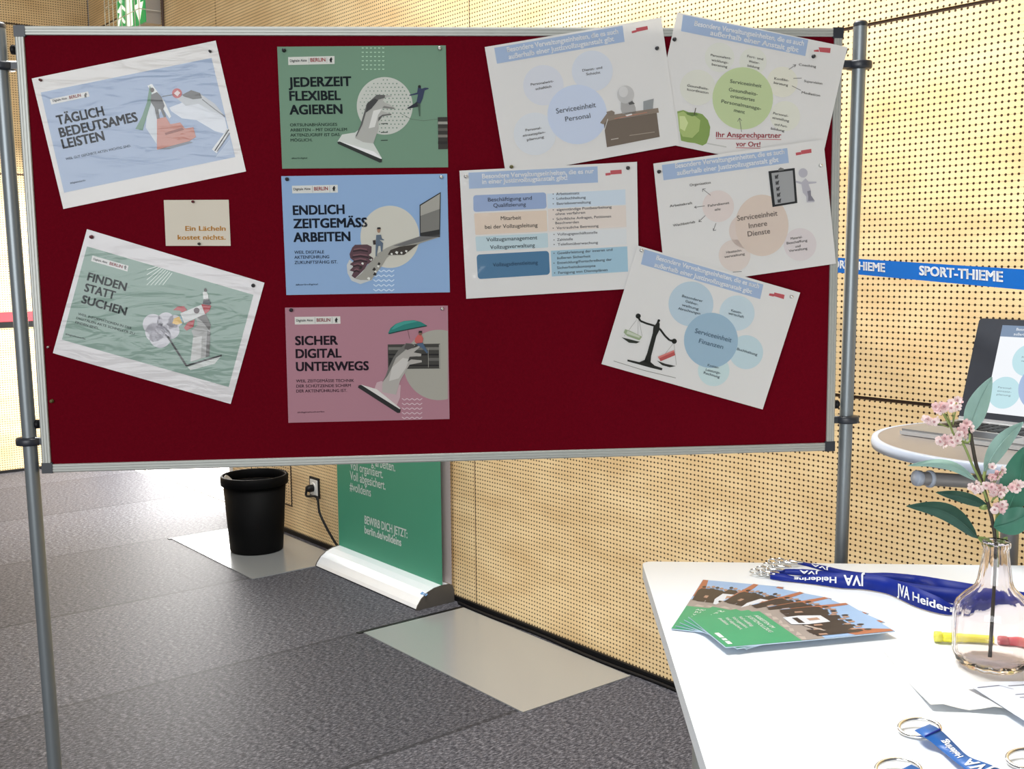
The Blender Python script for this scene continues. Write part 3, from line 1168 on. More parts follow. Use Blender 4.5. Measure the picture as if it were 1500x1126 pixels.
# --- blue poster, middle column, middle
S = Sheet('poster', 'blue poster headed ENDLICH ZEITGEMÄSS ARBEITEN, in the middle of the middle column', 'poster', [(412, 258), (655, 254.5), (659, 428), (419.5, 432)], 0,
          (137, 166, 200), False, (400, 240, 5), POST)
S.poly('logo_strip', [(138, 160), (473, 153), (475, 210), (141, 216)], WH)
S.line('logo_strip', [(288, 160), (290, 210)], 2.5, (150, 150, 150), 2)
S.line('logo_strip', [(414, 158), (416, 208)], 2.5, (150, 150, 150), 2)
S.text('logo_strip', 'Digitale Akte', (150, 194), (274, 190), 17, (60, 62, 66), 2, 0.02)
S.text('logo_strip', 'BERLIN', (301, 195), (402, 192), 25, (168, 66, 70), 2, 0.03)
bear(S, 446, 200, 38, (15, 15, 15))
for s, L, R in (('ENDLICH', (146, 375), (525, 367)), ('ZEITGEMÄSS', (149, 473), (692, 463)), ('ARBEITEN', (150, 573), (568, 565))):
    S.text('headline', s, L, R, 66, (18, 30, 50), 1, 0.045)
for s, L, R in (('WEIL DIGITALE', (156, 659), (374, 655)), ('AKTENFÜHRUNG', (156, 695), (412, 691)), ('ZUKUNFTSFÄHIG IST.', (158, 733), (472, 728))):
    S.text('small_print', s, L, R, 22, (34, 50, 76), 1, 0.02)
S.text('small_print', '#berlindigital', (166, 890), (328, 886), 11, (50, 66, 92), 1, 0.02)
S.disc('picture', 856, 534, 216, (196, 193, 181), 1, 228, 56)
S.poly('picture', [(540, 740), (560, 700), (640, 760), (740, 800), (725, 850), (640, 880), (575, 855), (545, 800)], (188, 190, 188), 2)
S.poly('picture', [(560, 660), (580, 612), (600, 592), (690, 590), (722, 605), (720, 650), (700, 668), (735, 690), (720, 720), (690, 735), (670, 770), (640, 800), (600, 838), (575, 820),
                   (590, 790), (560, 780), (590, 750), (562, 735), (592, 712), (566, 690)], (84, 58, 66), 3)
for i, (x, y, wd) in enumerate(((585, 640, 110), (580, 683, 120), (590, 715, 100), (585, 752, 70), (590, 790, 44))):
    S.line('picture', [(x, y), (x + wd / 2, y - 8), (x + wd, y + 2)], 9, (40, 26, 32), 4)
    S.line('picture', [(x + 6, y - 14), (x + wd / 2, y - 22), (x + wd - 8, y - 14)], 7, (124, 86, 92), 4)
S.poly('picture', [(600, 840), (650, 800), (690, 740), (735, 700), (760, 660), (830, 615), (900, 585), (1075, 530), (1222, 518), (1222, 535), (1080, 580), (1050, 600), (980, 640), (955, 668),
                   (850, 672), (830, 690), (790, 755), (740, 820), (720, 850), (640, 850)], (150, 148, 140), 4)
S.poly('picture', [(840, 665), (860, 630), (930, 605), (1060, 588), (1010, 628), (960, 665)], (58, 52, 46), 5)
S.poly('picture', [(880, 600), (1075, 530), (1222, 518), (1222, 530), (1080, 570), (960, 600)], (104, 104, 104), 5)
for x, y, r in ((905, 650, 12), (940, 652, 9), (975, 640, 10), (868, 660, 9), (715, 700, 11), (655, 730, 10), (770, 750, 9), (750, 790, 10), (700, 840, 12)):
    S.poly('picture', [(x - r, y), (x - r / 3, y - r), (x + r, y - r / 2), (x + r / 2, y + r)], (214, 214, 208), 6)
for x, y, r in ((740, 770, 14), (775, 730, 12), (712, 690, 12), (745, 805, 14), (640, 760, 12)):
    S.poly('picture', [(x - r, y + r / 2), (x, y - r), (x + r, y), (x + r / 3, y + r)], (42, 38, 36), 6)
S.poly('picture', [(1073, 300), (1228, 206), (1222, 535), (1075, 528)], (40, 40, 40), 5)
S.poly('picture', [(1080, 306), (1222, 218), (1217, 480), (1081, 505)], (118, 117, 112), 6)
S.poly('picture', [(1080, 306), (1222, 218), (1220, 330), (1080, 380)], (158, 156, 148), 7)
S.poly('picture', [(756, 520), (790, 518), (796, 545), (815, 556), (808, 560), (780, 556), (806, 580), (800, 640), (790, 642), (786, 600), (770, 600), (758, 672), (775, 676), (750, 676), (752, 580)],
       (86, 100, 116), 7)
S.disc('picture', 774, 487, 12, (150, 120, 100), 7, 18, 20)
S.poly('picture', [(760, 478), (764, 464), (786, 464), (790, 478)], (30, 28, 30), 8)
S.poly('picture', [(730, 560), (750, 556), (752, 590), (734, 592)], (50, 40, 38), 8)
for j in range(5):
    y = 785 + j * 35
    S.line('picture', [(735 + i * 19, y + (6 if i % 2 else -8)) for i in range(9)], 7, (196, 210, 224), 2)
S.done()

# --- pink poster, middle column, bottom
S = Sheet('poster', 'pink poster headed SICHER DIGITAL UNTERWEGS, bottom of the middle column', 'poster', [(417.5, 450.5), (656, 447.5), (658.5, 613.5), (422.5, 619)], 0,
          (166, 120, 132), False, (400, 430, 5), POST)
S.poly('logo_strip', [(158, 170), (492, 166), (494, 220), (160, 226)], WH)
S.line('logo_strip', [(306, 172), (308, 218)], 2.5, (150, 150, 150), 2)
S.line('logo_strip', [(432, 170), (434, 216)], 2.5, (150, 150, 150), 2)
S.text('logo_strip', 'Digitale Akte', (170, 205), (292, 202), 17, (60, 62, 66), 2, 0.02)
S.text('logo_strip', 'BERLIN', (319, 206), (420, 204), 24, (150, 60, 70), 2, 0.03)
bear(S, 463, 212, 36, (15, 15, 15))
for s, L, R in (('SICHER', (162, 378), (476, 374)), ('DIGITAL', (166, 473), (502, 468)), ('UNTERWEGS', (168, 568), (702, 561))):
    S.text('headline', s, L, R, 64, (34, 18, 34), 1, 0.045)
for s, L, R in (('WEIL ZEITGEMÄSSE TECHNIK', (168, 650), (594, 646)), ('DER SCHÜTZENDE SCHIRM', (170, 688), (570, 682)), ('DER AKTENFÜHRUNG IST.', (170, 724), (542, 719))):
    S.text('small_print', s, L, R, 21, (70, 44, 58), 1, 0.02)
S.text('small_print', '#digitalesberlin', (178, 874), (376, 868), 10, (84, 52, 64), 1, 0.02)
circ = [(1215 + 258 * math.cos(math.radians(a)), 522 - 258 * math.sin(math.radians(a))) for a in range(75, 286, 6)]
circ = [(min(x, 1280), y) for x, y in circ]
S.poly('picture', circ, (160, 158, 148), 1)
S.poly('picture', [(840, 372), (1222, 366), (1224, 548), (842, 552)], (60, 58, 54), 2)
for (xa, ya, xb, yb, c) in ((845, 392, 1218, 412, (112, 110, 104)), (845, 440, 1218, 452, (30, 28, 28)), (1140, 470, 1218, 492, (96, 94, 90)), (990, 520, 1218, 530, (30, 28, 28)),
                            (850, 470, 900, 530, (34, 32, 32))):
    S.poly('picture', [(xa, ya), (xb, ya), (xb, yb), (xa, yb)], c, 3)
S.line('picture', [(1218, 372), (1220, 546)], 7, (150, 148, 140), 4)
S.line('picture', [(1136, 400), (1138, 540)], 4, (150, 148, 140), 4)
S.poly('picture', [(745, 690), (760, 650), (790, 640), (870, 650), (935, 670), (930, 760), (905, 820), (780, 770), (720, 715)], (186, 160, 165), 3)
S.poly('picture', [(800, 660), (826, 600), (846, 540), (880, 470), (920, 410), (975, 362), (1030, 365), (1040, 380), (1000, 400), (1030, 400), (1075, 378), (1076, 390), (1030, 430), (1086, 440),
                   (1084, 458), (1020, 462), (1000, 480), (1088, 488), (1090, 502), (1000, 520), (975, 560), (930, 640), (900, 740), (800, 720)], (168, 164, 158), 5)
S.poly('picture', [(800, 650), (826, 600), (846, 540), (880, 470), (920, 410), (975, 362), (1025, 366), (960, 420), (900, 470), (870, 540), (840, 600)], (104, 102, 98), 6)
S.poly('picture', [(975, 365), (1035, 372), (1030, 395), (985, 412), (960, 402)], (76, 72, 70), 7)
S.poly('picture', [(870, 540), (950, 470), (1000, 480), (975, 540), (920, 620), (850, 640)], (190, 187, 182), 6)
S.poly('picture', [(1000, 462), (1060, 458), (1010, 482), (985, 500)], (60, 58, 56), 7)
S.poly('picture', [(626, 672), (646, 668), (934, 848), (930, 872), (912, 874), (622, 688)], (34, 34, 34), 6)
S.poly('picture', [(640, 664), (760, 700), (934, 840), (928, 846)], (206, 204, 200), 7)
S.poly('picture', [(842, 290), (860, 252), (900, 220), (960, 200), (1030, 194), (1080, 206), (1128, 234), (1050, 250), (940, 274), (858, 296)], (36, 120, 112), 4)
S.poly('picture', [(900, 222), (960, 202), (1030, 196), (1060, 204), (960, 226), (880, 262), (866, 262)], (60, 146, 136), 5)
S.line('picture', [(846, 293), (940, 272), (1050, 250), (1126, 236)], 7, (20, 52, 50), 5)
S.line('picture', [(985, 262), (1000, 330)], 3, (120, 90, 92), 4)
S.poly('picture', [(1040, 330), (1060, 302), (1086, 300), (1100, 330), (1094, 360), (1050, 366), (1036, 350)], (184, 92, 88), 8)
S.disc('picture', 1078, 290, 13, (120, 90, 74), 8, 16, 18)
S.poly('picture', [(1064, 286), (1068, 272), (1090, 272), (1092, 286)], (26, 24, 24), 9)
S.poly('picture', [(1050, 362), (1094, 356), (1106, 376), (1136, 430), (1126, 436), (1088, 396), (1060, 380)], (72, 92, 116), 8)
for j in range(5):
    y = 775 + j * 34
    S.line('picture', [(944 + i * 18.5, y + (5 if i % 2 else -8)) for i in range(9)], 6, (200, 180, 186), 2)
S.done()

LAMG = 'tilted laminated posters on the left of the pinboard'
# --- tilted blue poster, upper left
S = Sheet('poster', 'tilted laminated blue poster headed TÄGLICH BEDEUTSAMES LEISTEN, at the upper left', 'poster', [(46.5, 115), (316, 59.5), (360.5, 251), (93, 306)], 0,
          (208, 205, 202), True, (0, 0, 3.75), LAMG)
S.poly('background', [(224, 508), (1162, 318), (1292, 862), (352, 1058)], (146, 167, 198))
k0 = 2
S.poly('logo_strip', [(274, 544), (484, 502), (492, 530), (282, 574)], (206, 204, 200), k0)
S.text('logo_strip', 'Digitale Akte', (290, 560), (368, 544), 11, (70, 72, 76), 3, 0.02)
S.text('logo_strip', 'BERLIN', (382, 544), (446, 530), 16, (168, 66, 70), 3, 0.03)
bear(S, 470, 536, 26, (15, 15, 15), -0.2)
for s, L, R in (('TÄGLICH', (318, 688), (576, 634)), ('BEDEUTSAMES', (332, 756), (760, 666)), ('LEISTEN', (346, 818), (578, 770))):
    S.text('headline', s, L, R, 50, (30, 38, 52), k0, 0.045)
S.text('small_print', 'WEIL GUT GEFÜHRTE AKTEN WICHTIG SIND.', (362, 880), (720, 806), 13, (70, 84, 108), k0, 0.02)
S.text('small_print', '#digitalesberlin', (386, 1010), (470, 994), 9, (70, 84, 108), k0, 0.02)
S.poly('picture', [(824, 462), (836, 462), (905, 560), (870, 640), (860, 790), (800, 700)], (196, 203, 208), 2)
S.poly('picture', [(822, 470), (834, 490), (828, 570), (790, 690), (784, 716), (744, 708), (780, 640), (808, 560)], (92, 138, 112), 3)
S.poly('picture', [(810, 470), (836, 462), (860, 500), (905, 560), (940, 640), (930, 650), (860, 540), (828, 500)], (214, 216, 214), 3)
S.poly('picture', [(830, 520), (862, 505), (886, 530), (904, 580), (896, 600), (912, 640), (900, 645), (880, 598), (868, 600), (876, 650), (862, 654), (848, 590), (828, 560)], (96, 96, 98), 5)
S.disc('picture', 836, 494, 11, (80, 66, 58), 5, 13, 16)
S.poly('picture', [(862, 652), (910, 642), (936, 682), (990, 672), (1016, 706), (1062, 698), (1076, 752), (1040, 775), (862, 822)], (196, 122, 104), 4)
S.poly('picture', [(905, 730), (1000, 700), (1012, 712), (910, 742)], (150, 84, 70), 5)
S.poly('picture', [(862, 822), (1040, 775), (1060, 782), (930, 818)], (110, 118, 130), 3)
S.poly('picture', [(930, 590), (1010, 560), (1110, 560), (1190, 600), (1236, 650), (1256, 740), (1180, 720), (1080, 660), (1000, 650), (940, 610)], (206, 210, 216), 3)
S.poly('picture', [(970, 540), (1040, 505), (1100, 515), (1180, 570), (1236, 640), (1150, 600), (1090, 570), (1020, 580)], (178, 182, 186), 4)
S.poly('picture', [(1000, 520), (1050, 495), (1098, 510), (1110, 540), (1060, 545), (1010, 530)], (92, 92, 92), 5)
S.line('picture', [(1110, 545), (1180, 600), (1236, 640)], 5, (110, 112, 116), 5)
S.line('picture', [(890, 530), (960, 518)], 4, (90, 94, 100), 5)
S.disc('picture', 972, 512, 27, (190, 66, 66), 5, 27, 24)
S.poly('picture', [(955, 512), (975, 496), (990, 510), (975, 530)], (214, 200, 198), 6)
S.poly('picture', [(1164, 820), (1250, 706), (1262, 722), (1190, 842)], (206, 208, 208), 3)
S.line('picture', [(1180, 828), (1256, 712)], 6, (40, 40, 42), 4)
S.line('picture', [(1192, 832), (1262, 730)], 4, (90, 90, 92), 4)
for j in range(9):
    S.line('picture', [(1188 + j * 11, 862 - j * 2), (1262 + j * 3, 770 + j * 9)], 3, (196, 206, 218), 2)
S.done()

# --- tilted green poster, lower left
S = Sheet('poster', 'tilted laminated green poster headed FINDEN STATT SUCHEN, at the lower left', 'poster', [(127.5, 335.5), (387.5, 414), (338, 591.5), (77.5, 517)], 0,
          (206, 203, 204), True, (0, 300, 3.75), LAMG)
S.poly('background', [(478, 228), (1392, 494), (1256, 1000), (340, 740)], (122, 154, 140))
S.poly('logo_strip', [(508, 278), (706, 334), (700, 366), (500, 308)], (206, 204, 202), k0)
S.text('logo_strip', 'Digitale Akte', (512, 302), (588, 322), 11, (66, 70, 70), 3, 0.02)
S.text('logo_strip', 'BERLIN', (600, 328), (672, 348), 16, (168, 66, 70), 3, 0.03)
bear(S, 688, 356, 24, (15, 15, 15), 0.28)
for s, L, R in (('FINDEN', (476, 414), (690, 474)), ('STATT', (460, 474), (628, 520)), ('SUCHEN', (444, 538), (690, 608))):
    S.text('headline', s, L, R, 45, (24, 44, 42), k0, 0.045)
for s, L, R in (('WEIL INFORMATIONEN IN DER', (428, 604), (722, 684)), ('DIGITALEN AKTE SCHNELLER ZU', (418, 626), (738, 714)), ('FINDEN SIND.', (412, 650), (540, 684))):
    S.text('small_print', s, L, R, 13, (52, 76, 70), k0, 0.02)
S.text('small_print', '#digitalesberlin', (358, 712), (468, 740), 9, (52, 76, 70), k0, 0.02)
for j in range(8):
    S.line('picture', [(808 + j * 13, 396 + j * 11), (858 + j * 13, 338 + j * 6)] if False else [(806 + max(0, j - 3) * 22, 440 - (3 - min(j, 3)) * 28), (862 + j * 12, 338 + j * 5)], 4.5,
           (200, 212, 204), 2)
for cx, cy, r in ((840, 655, 56), (912, 640, 50), (880, 725, 60), (940, 690, 46), (850, 700, 52), (960, 640, 36)):
    S.disc('picture', cx, cy, r, (200, 198, 206), 2, r, 30)
S.poly('picture', [(1075, 610), (1130, 600), (1158, 660), (1152, 720), (1150, 830), (1050, 862), (1060, 790), (1062, 720), (1052, 690), (1085, 660)], (160, 160, 158), 3)
S.poly('picture', [(1075, 612), (1132, 602), (1158, 660), (1150, 690), (1110, 640)], (104, 102, 100), 4)
S.poly('picture', [(1138, 690), (1156, 700), (1150, 830), (1130, 838)], (110, 110, 108), 4)
S.poly('picture', [(1060, 730), (1110, 720), (1104, 840), (1046, 860)], (190, 190, 188), 4)
S.poly('picture', [(1030, 890), (1218, 826), (1180, 872), (1046, 908)], (192, 196, 192), 3)
S.line('picture', [(920, 722), (1024, 884)], 10, (54, 54, 56), 4)
S.line('picture', [(1022, 884), (1218, 826)], 9, (44, 44, 46), 5)
S.poly('picture', [(990, 596), (1106, 548), (1126, 600), (1012, 650)], (206, 206, 206), 5)
S.poly('picture', [(1106, 546), (1150, 544), (1160, 556), (1150, 582), (1126, 600)], (186, 58, 68), 5)
S.poly('picture', [(1028, 578), (1010, 556), (975, 558), (950, 578), (985, 580), (1000, 590)], (186, 58, 68), 5)
S.poly('picture', [(1070, 628), (1062, 670), (1024, 690), (1010, 676), (1030, 646)], (186, 58, 68), 5)
S.disc('picture', 1080, 580, 16, (88, 70, 76), 6, 16, 20)
S.poly('picture', [(985, 612), (1002, 650), (970, 658), (946, 650), (955, 625)], (230, 178, 70), 5)
S.poly('picture', [(990, 606), (1006, 640), (996, 660), (980, 640)], (136, 176, 200), 4)
S.poly('picture', [(1114, 480), (1130, 472), (1142, 490), (1146, 520), (1118, 524)], (214, 214, 212), 6)
S.poly('picture', [(1118, 518), (1146, 514), (1160, 540), (1150, 552), (1112, 545)], (44, 50, 60), 6)
S.disc('picture', 1128, 468, 8, (46, 36, 32), 6, 10, 14)
S.done()

# --- small card
S = Sheet('greeting_card', 'small cream card lettered Ein Lächeln kostet nichts between the tilted posters', 'card', [(240, 293), (335, 292.5), (338, 360), (243, 360)], 0, (205, 198, 184),
          False, (0, 300, 3.75), None)
OC = (196, 150, 72)
S.text('lettering', 'Ein Lächeln', (1018, 142), (1240, 142), 25, OC, 1, 0.035)
S.text('lettering', 'kostet nichts.', (976, 191), (1240, 191), 25, OC, 1, 0.035)
S.done()

# ------------------------------------------------------------------ the five laminated slides on the right
SL = 'laminated slides on the right of the pinboard'
PAPER = (206, 205, 203)
HB = (146, 170, 203)
TXT = (96, 96, 98)
HTX = (222, 226, 232)
REDL = (186, 66, 76)


def header(S, pts, l1, l2, cap, red, t1, t2):
    S.poly('header_band', pts, HB, 1)
    S.text('header_band', t1, l1[0], l1[1], cap, HTX, 2, 0.035)
    S.text('header_band', t2, l2[0], l2[1], cap, HTX, 2, 0.035)
    S.poly('red_mark', red[:4], REDL, 1)
    S.poly('red_mark', red[4:], REDL, 1)


# lowest: apple slide at the top right, hanging over the frame
S = Sheet('notice_sheet', 'laminated slide with a green apple, overhanging the upper right corner of the pinboard', 'notice', [(992, 18), (1241.5, 69), (1199, 256), (950, 205)], 2.8,
          PAPER, True, (960, 0, 5), SL)
header(S, [(203, 108), (1120, 292), (1098, 410), (188, 228)], ((284, 188), (1086, 336)), ((400, 256), (1046, 384)), 34,
       [(1196, 346), (1284, 352), (1280, 388), (1204, 380), (1160, 368), (1196, 362), (1200, 380), (1162, 378)],
       'Besondere Verwaltungseinheiten, die es auch', 'außerhalb einer Anstalt gibt')
for x, y, r, c in ((470, 420, 108, (203, 205, 195)), (715, 450, 100, (203, 205, 194)), (930, 600, 112, (207, 206, 190)), (950, 850, 110, (205, 206, 192)), (310, 640, 130, (203, 204, 192))):
    S.disc('bubbles', x, y, r, c, 1)
S.disc('bubbles', 640, 720, 222, (176, 194, 138), 2, 228)
T2 = (104, 100, 96)
for s, L, R in (('Personalent-', (404, 410), (556, 436)), ('wicklungs-', (410, 446), (535, 468)), ('beratung', (412, 478), (526, 498)),
                ('Fort- und', (672, 418), (788, 442)), ('Weiter-', (682, 456), (762, 470)), ('bildung', (674, 488), (762, 504)),
                ('Gesundheits-', (232, 632), (390, 660)), ('koordination', (232, 662), (388, 688)),
                ('Konflikt-', (870, 582), (978, 598)), ('beratung', (866, 612), (970, 632)),
                ('Personal-', (862, 836), (972, 858)), ('einstellung', (856, 868), (978, 894)), ('und Fort-', (872, 916), (966, 936)), ('bildung', (846, 948), (944, 966)),
                ('Coaching', (1050, 480), (1176, 496)), ('Supervision', (1088, 600), (1222, 620)), ('Mediation', (1070, 684), (1206, 708))):
    S.text('bubble_text', s, L, R, 16, T2, 3, 0.015)
for s, L, R in (('Serviceeinheit', (546, 606), (776, 642)), ('Gesundheits-', (536, 666), (748, 702)), ('orientiertes', (548, 714), (726, 744)), ('Personalmanage-', (482, 752), (774, 808)), ('ment', (574, 818), (654, 834))):
    S.text('bubble_text', s, L, R, 24, (96, 108, 92), 3, 0.015)
for a, b in (((978, 508), (1030, 474)), ((1010, 574), (1072, 572)), ((1000, 628), (1066, 662)), ((632, 966), (616, 866))):
    S.line('arrows', [a, b], 4, (110, 108, 106), 3)
S.line('arrows', [(602, 890), (616, 864), (632, 884)], 4, (110, 108, 106), 3)
S.line('arrows', [(1008, 474), (1030, 474), (1020, 492)], 4, (110, 108, 106), 3)
S.poly('apple', [(160, 816), (205, 806), (245, 822), (300, 824), (345, 836), (385, 880), (402, 930), (396, 990), (375, 1050), (345, 1066), (290, 1048), (240, 1042), (188, 1030)], (122, 152, 60), 3)
S.poly('apple', [(162, 830), (205, 815), (235, 840), (290, 850), (330, 880), (320, 960), (270, 1010), (200, 1000), (176, 960)], (158, 180, 92), 4)
S.poly('apple', [(176, 850), (215, 850), (240, 900), (215, 960), (180, 940)], (190, 204, 132), 5)
S.poly('apple', [(225, 824), (300, 828), (315, 842), (270, 852), (235, 840)], (92, 124, 48), 5)
S.line('apple', [(285, 840), (296, 790)], 6, (80, 74, 60), 6)
S.line('apple', [(380, 1050), (520, 1076)], 9, (180, 180, 176), 2)
RT_ = (176, 44, 62)
S.text('red_heading', 'Ihr Ansprechpartner', (444, 1004), (922, 1010), 36, RT_, 3, 0.02)
S.text('red_heading', 'vor Ort!', (590, 1070), (768, 1076), 34, RT_, 3, 0.02)
S.line('red_heading', [(444, 1014), (922, 1022)], 4, RT_, 3)
S.line('red_heading', [(590, 1080), (770, 1086)], 4, RT_, 3)
S.done()

# desk slide
S = Sheet('notice_sheet', 'laminated slide headed Serviceeinheit Personal with a brown desk, leaning over the top frame', 'notice', [(710, 69), (968.5, 25.5), (995.5, 212), (741.5, 258)],
          3.8, PAPER, True, (700, 0, 5), SL)
header(S, [(120, 350), (1060, 188), (1075, 306), (140, 466)], ((216, 382), (1030, 246)), ((228, 434), (1000, 300)), 34,
       [(1158, 206), (1242, 190), (1246, 216), (1160, 234), (1126, 228), (1158, 220), (1162, 236), (1128, 244)],
       'Besondere Verwaltungseinheiten, die es auch', 'außerhalb einer Justizvollzugsanstalt gibt')
S.disc('bubbles', 480, 624, 148, (196, 200, 210), 1)
S.disc('bubbles', 838, 520, 150, (193, 200, 212), 1)
S.disc('bubbles', 418, 980, 156, (199, 204, 210), 1)
S.disc('bubbles', 728, 838, 218, (182, 195, 218), 2)
for s, L, R in (('Personalwirt-', (388, 628), (556, 602)), ('schaftlich', (424, 660), (540, 640)), ('Dienst- und', (766, 524), (912, 502)), ('Schicht', (794, 552), (898, 538)),
                ('Personal-', (350, 962), (468, 944)), ('einsatzplan-', (330, 1002), (496, 974)), ('planung', (360, 1032), (486, 1010))):
    S.text('bubble_text', s, L, R, 17, T2, 3, 0.015)
S.text('bubble_text', 'Serviceeinheit', (576, 832), (866, 784), 36, (106, 112, 124), 3, 0.012)
S.text('bubble_text', 'Personal', (642, 890), (826, 862), 34, (106, 112, 124), 3, 0.012)
S.poly('desk_picture', [(922, 900), (945, 1078), (1332, 1002), (1310, 826), (960, 880)], (110, 96, 82), 3)
S.poly('desk_picture', [(895, 900), (945, 830), (1000, 838), (1320, 790), (1326, 824), (1060, 862), (940, 890), (920, 910)], (132, 116, 100), 4)
S.line('desk_picture', [(1000, 870), (1240, 822)], 8, (170, 116, 92), 5)
S.poly('desk_picture', [(1080, 842), (1125, 832), (1132, 840), (1090, 852)], (206, 206, 204), 6)
S.line('desk_picture', [(975, 1022), (1030, 1012)], 7, (176, 166, 154), 4)
S.line('desk_picture', [(1110, 992), (1295, 966)], 5, (156, 142, 126), 4)
S.poly('desk_picture', [(940, 820), (980, 808), (1002, 820), (1000, 846), (960, 850)], (126, 112, 98), 5)
S.poly('desk_picture', [(1048, 740), (1130, 728), (1156, 790), (1156, 826), (1060, 836), (1046, 800)], (160, 158, 156), 4)
S.poly('desk_picture', [(1100, 750), (1130, 740), (1150, 760), (1110, 768)], (84, 84, 84), 5)
S.disc('desk_picture', 1082, 692, 62, (178, 177, 176), 5, 66)
S.disc('desk_picture', 1066, 672, 34, (196, 195, 194), 6, 40)
S.poly('desk_picture', [(1212, 742), (1288, 722), (1282, 796), (1212, 806)], (136, 140, 142), 5)
S.line('desk_picture', [(925, 960), (952, 870)], 4, (206, 206, 204), 5)
S.done()

# services table slide
S = Sheet('notice_sheet', 'laminated slide of blue and beige boxes with bullet lists, left of the right-hand group', 'notice', [(673, 250), (933, 237), (936, 422), (683, 437.5)], 4.8,
          PAPER, True, (660, 220, 5), SL)
header(S, [(132, 164), (1076, 118), (1080, 236), (136, 282)], ((232, 208), (1050, 168)), ((232, 248), (856, 216)), 32,
       [(1170, 148), (1252, 142), (1254, 172), (1172, 178), (1134, 168), (1170, 164), (1172, 182), (1136, 186)],
       'Besondere Verwaltungseinheiten, die es nur', 'in einer Justizvollzugsanstalt gibt!')


def rbox(S, part, pts, col, k, r=20):
    out = []
    for i in range(4):
        p, a, b = np.array(pts[i], float), np.array(pts[i - 1], float), np.array(pts[(i + 1) % 4], float)
        da, db = (a - p) / np.linalg.norm(a - p), (b - p) / np.linalg.norm(b - p)
        for q in range(6):
            f = q / 5 * math.pi / 2
            out.append(tuple(p + da * r * (1 - math.sin(f)) + db * r * (1 - math.cos(f))))
    S.poly(part, out, col, k)


rbox(S, 'left_boxes', [(166, 330), (698, 308), (704, 426), (168, 452)], (134, 158, 198), 1)
rbox(S, 'left_boxes', [(172, 462), (704, 440), (710, 594), (182, 620)], (208, 188, 168), 1, 8)
rbox(S, 'left_boxes', [(182, 632), (712, 606), (716, 712), (190, 740)], (172, 196, 204), 1, 8)
rbox(S, 'left_boxes', [(190, 764), (720, 736), (728, 910), (200, 944)], (52, 112, 152), 1, 24)
S.poly('list_panels', [(706, 318), (1280, 286), (1282, 398), (710, 426)], (184, 200, 214), 1)
S.poly('list_panels', [(712, 432), (1284, 404), (1288, 560), (716, 594)], (208, 196, 186), 1)
S.poly('list_panels', [(720, 604), (1288, 574), (1290, 690), (724, 712)], (200, 204, 206), 1)
S.poly('list_panels', [(734, 736), (1294, 704), (1300, 888), (742, 924)], (142, 182, 202), 1)
BT = (74, 82, 104)
for s, L, R, c in (('Beschäftigung und', (274, 376), (596, 362), BT), ('Qualifizierung', (314, 418), (552, 408), BT), ('Mitarbeit', (368, 512), (518, 506), (92, 82, 76)),
                   ('bei der Vollzugsleitung', (252, 576), (638, 560), (92, 82, 76)), ('Vollzugsmanagement', (262, 668), (636, 652), (66, 84, 92)),
                   ('Vollzugsverwaltung', (290, 724), (618, 708), (66, 84, 92)), ('Vollzugsdienstleitung', (310, 852), (640, 834), (38, 82, 116))):
    S.text('box_titles', s, L, R, 27, c, 2, 0.012)
for s, L, R in (('•  Arbeitseinsatz', (748, 330), (944, 322)), ('•  Lohnbuchhaltung', (748, 364), (990, 354)), ('•  Betriebsverwaltung', (748, 402), (1028, 388)),
                ('•  eigenständige Postbearbeitung', (748, 446), (1180, 424)), ('   ohne verfahren', (768, 476), (986, 464)), ('•  Schriftliche Anfragen, Petitionen', (748, 514), (1176, 492)),
                ('   Beschwerden', (768, 542), (940, 534)), ('•  Vertrauliche Betreuung', (748, 580), (1084, 562)), ('•  Vollzugsgeschäftsstelle', (754, 626), (1076, 610)), ('•  Zahlstelle', (754, 666), (896, 658)),
                ('•  Telefonüberwachung', (754, 700), (1080, 684)), ('•  Gewährleistung der inneren und', (754, 764), (1186, 736)), ('   äußeren Sicherheit', (780, 798), (1026, 784)),
                ('•  Entwicklung/Fortschreibung der', (754, 836), (1182, 808)), ('   Sicherheitskonzepte', (780, 870), (1062, 854)), ('•  Fertigung von Dienstplänen', (758, 908), (1150, 884))):
    S.text('bullet_lists', s, L, R, 18, (84, 84, 92), 2, 0.012)
S.done()

# clipboard slide
S = Sheet('notice_sheet', 'laminated slide with a clipboard and white figure, at the right edge of the pinboard', 'notice',
          [(957, 239.5), (1206, 204.5), (1224.5, 386), (975.5, 421.5)], 4.8, PAPER, True, (940, 200, 5), SL)
header(S, [(148, 208), (1066, 84), (1078, 192), (160, 320)], ((246, 232), (1046, 126)), ((260, 284), (1004, 184)), 33,
       [(1166, 102), (1242, 90), (1244, 118), (1168, 130), (1128, 118), (1166, 112), (1168, 132), (1130, 138)],
       'Besondere Verwaltungseinheiten, die es auch', 'außerhalb einer Justizvollzugsanstalt gibt')
for x, y, r, c in ((560, 510, 116, (206, 193, 188)), (680, 870, 116, (204, 191, 183)), (1160, 790, 120, (202, 193, 194)), (770, 690, 130, (203, 187, 178))):
    S.disc('bubbles', x, y, r, c, 1)
S.disc('bubbles', 880, 650, 195, (202, 184, 170), 2, 225)
for s, L, R in (('Organisation', (352, 364), (506, 344)), ('Arbeitskraft', (206, 518), (372, 494)), ('Wachbetrieb', (230, 660), (392, 632)), ('Fahrdienst', (486, 516), (642, 492)), ('und Post', (536, 544), (578, 538)),
                ('Material-', (1092, 756), (1178, 742)), ('Beschaffung', (1062, 790), (1214, 768)), ('und', (1126, 814), (1164, 808)), ('Verwaltung', (1078, 846), (1214, 826)),
                ('Haustechn.', (620, 856), (734, 840)), ('verwaltung', (606, 890), (756, 866))):
    S.text('bubble_text', s, L, R, 17, T2, 3, 0.015)
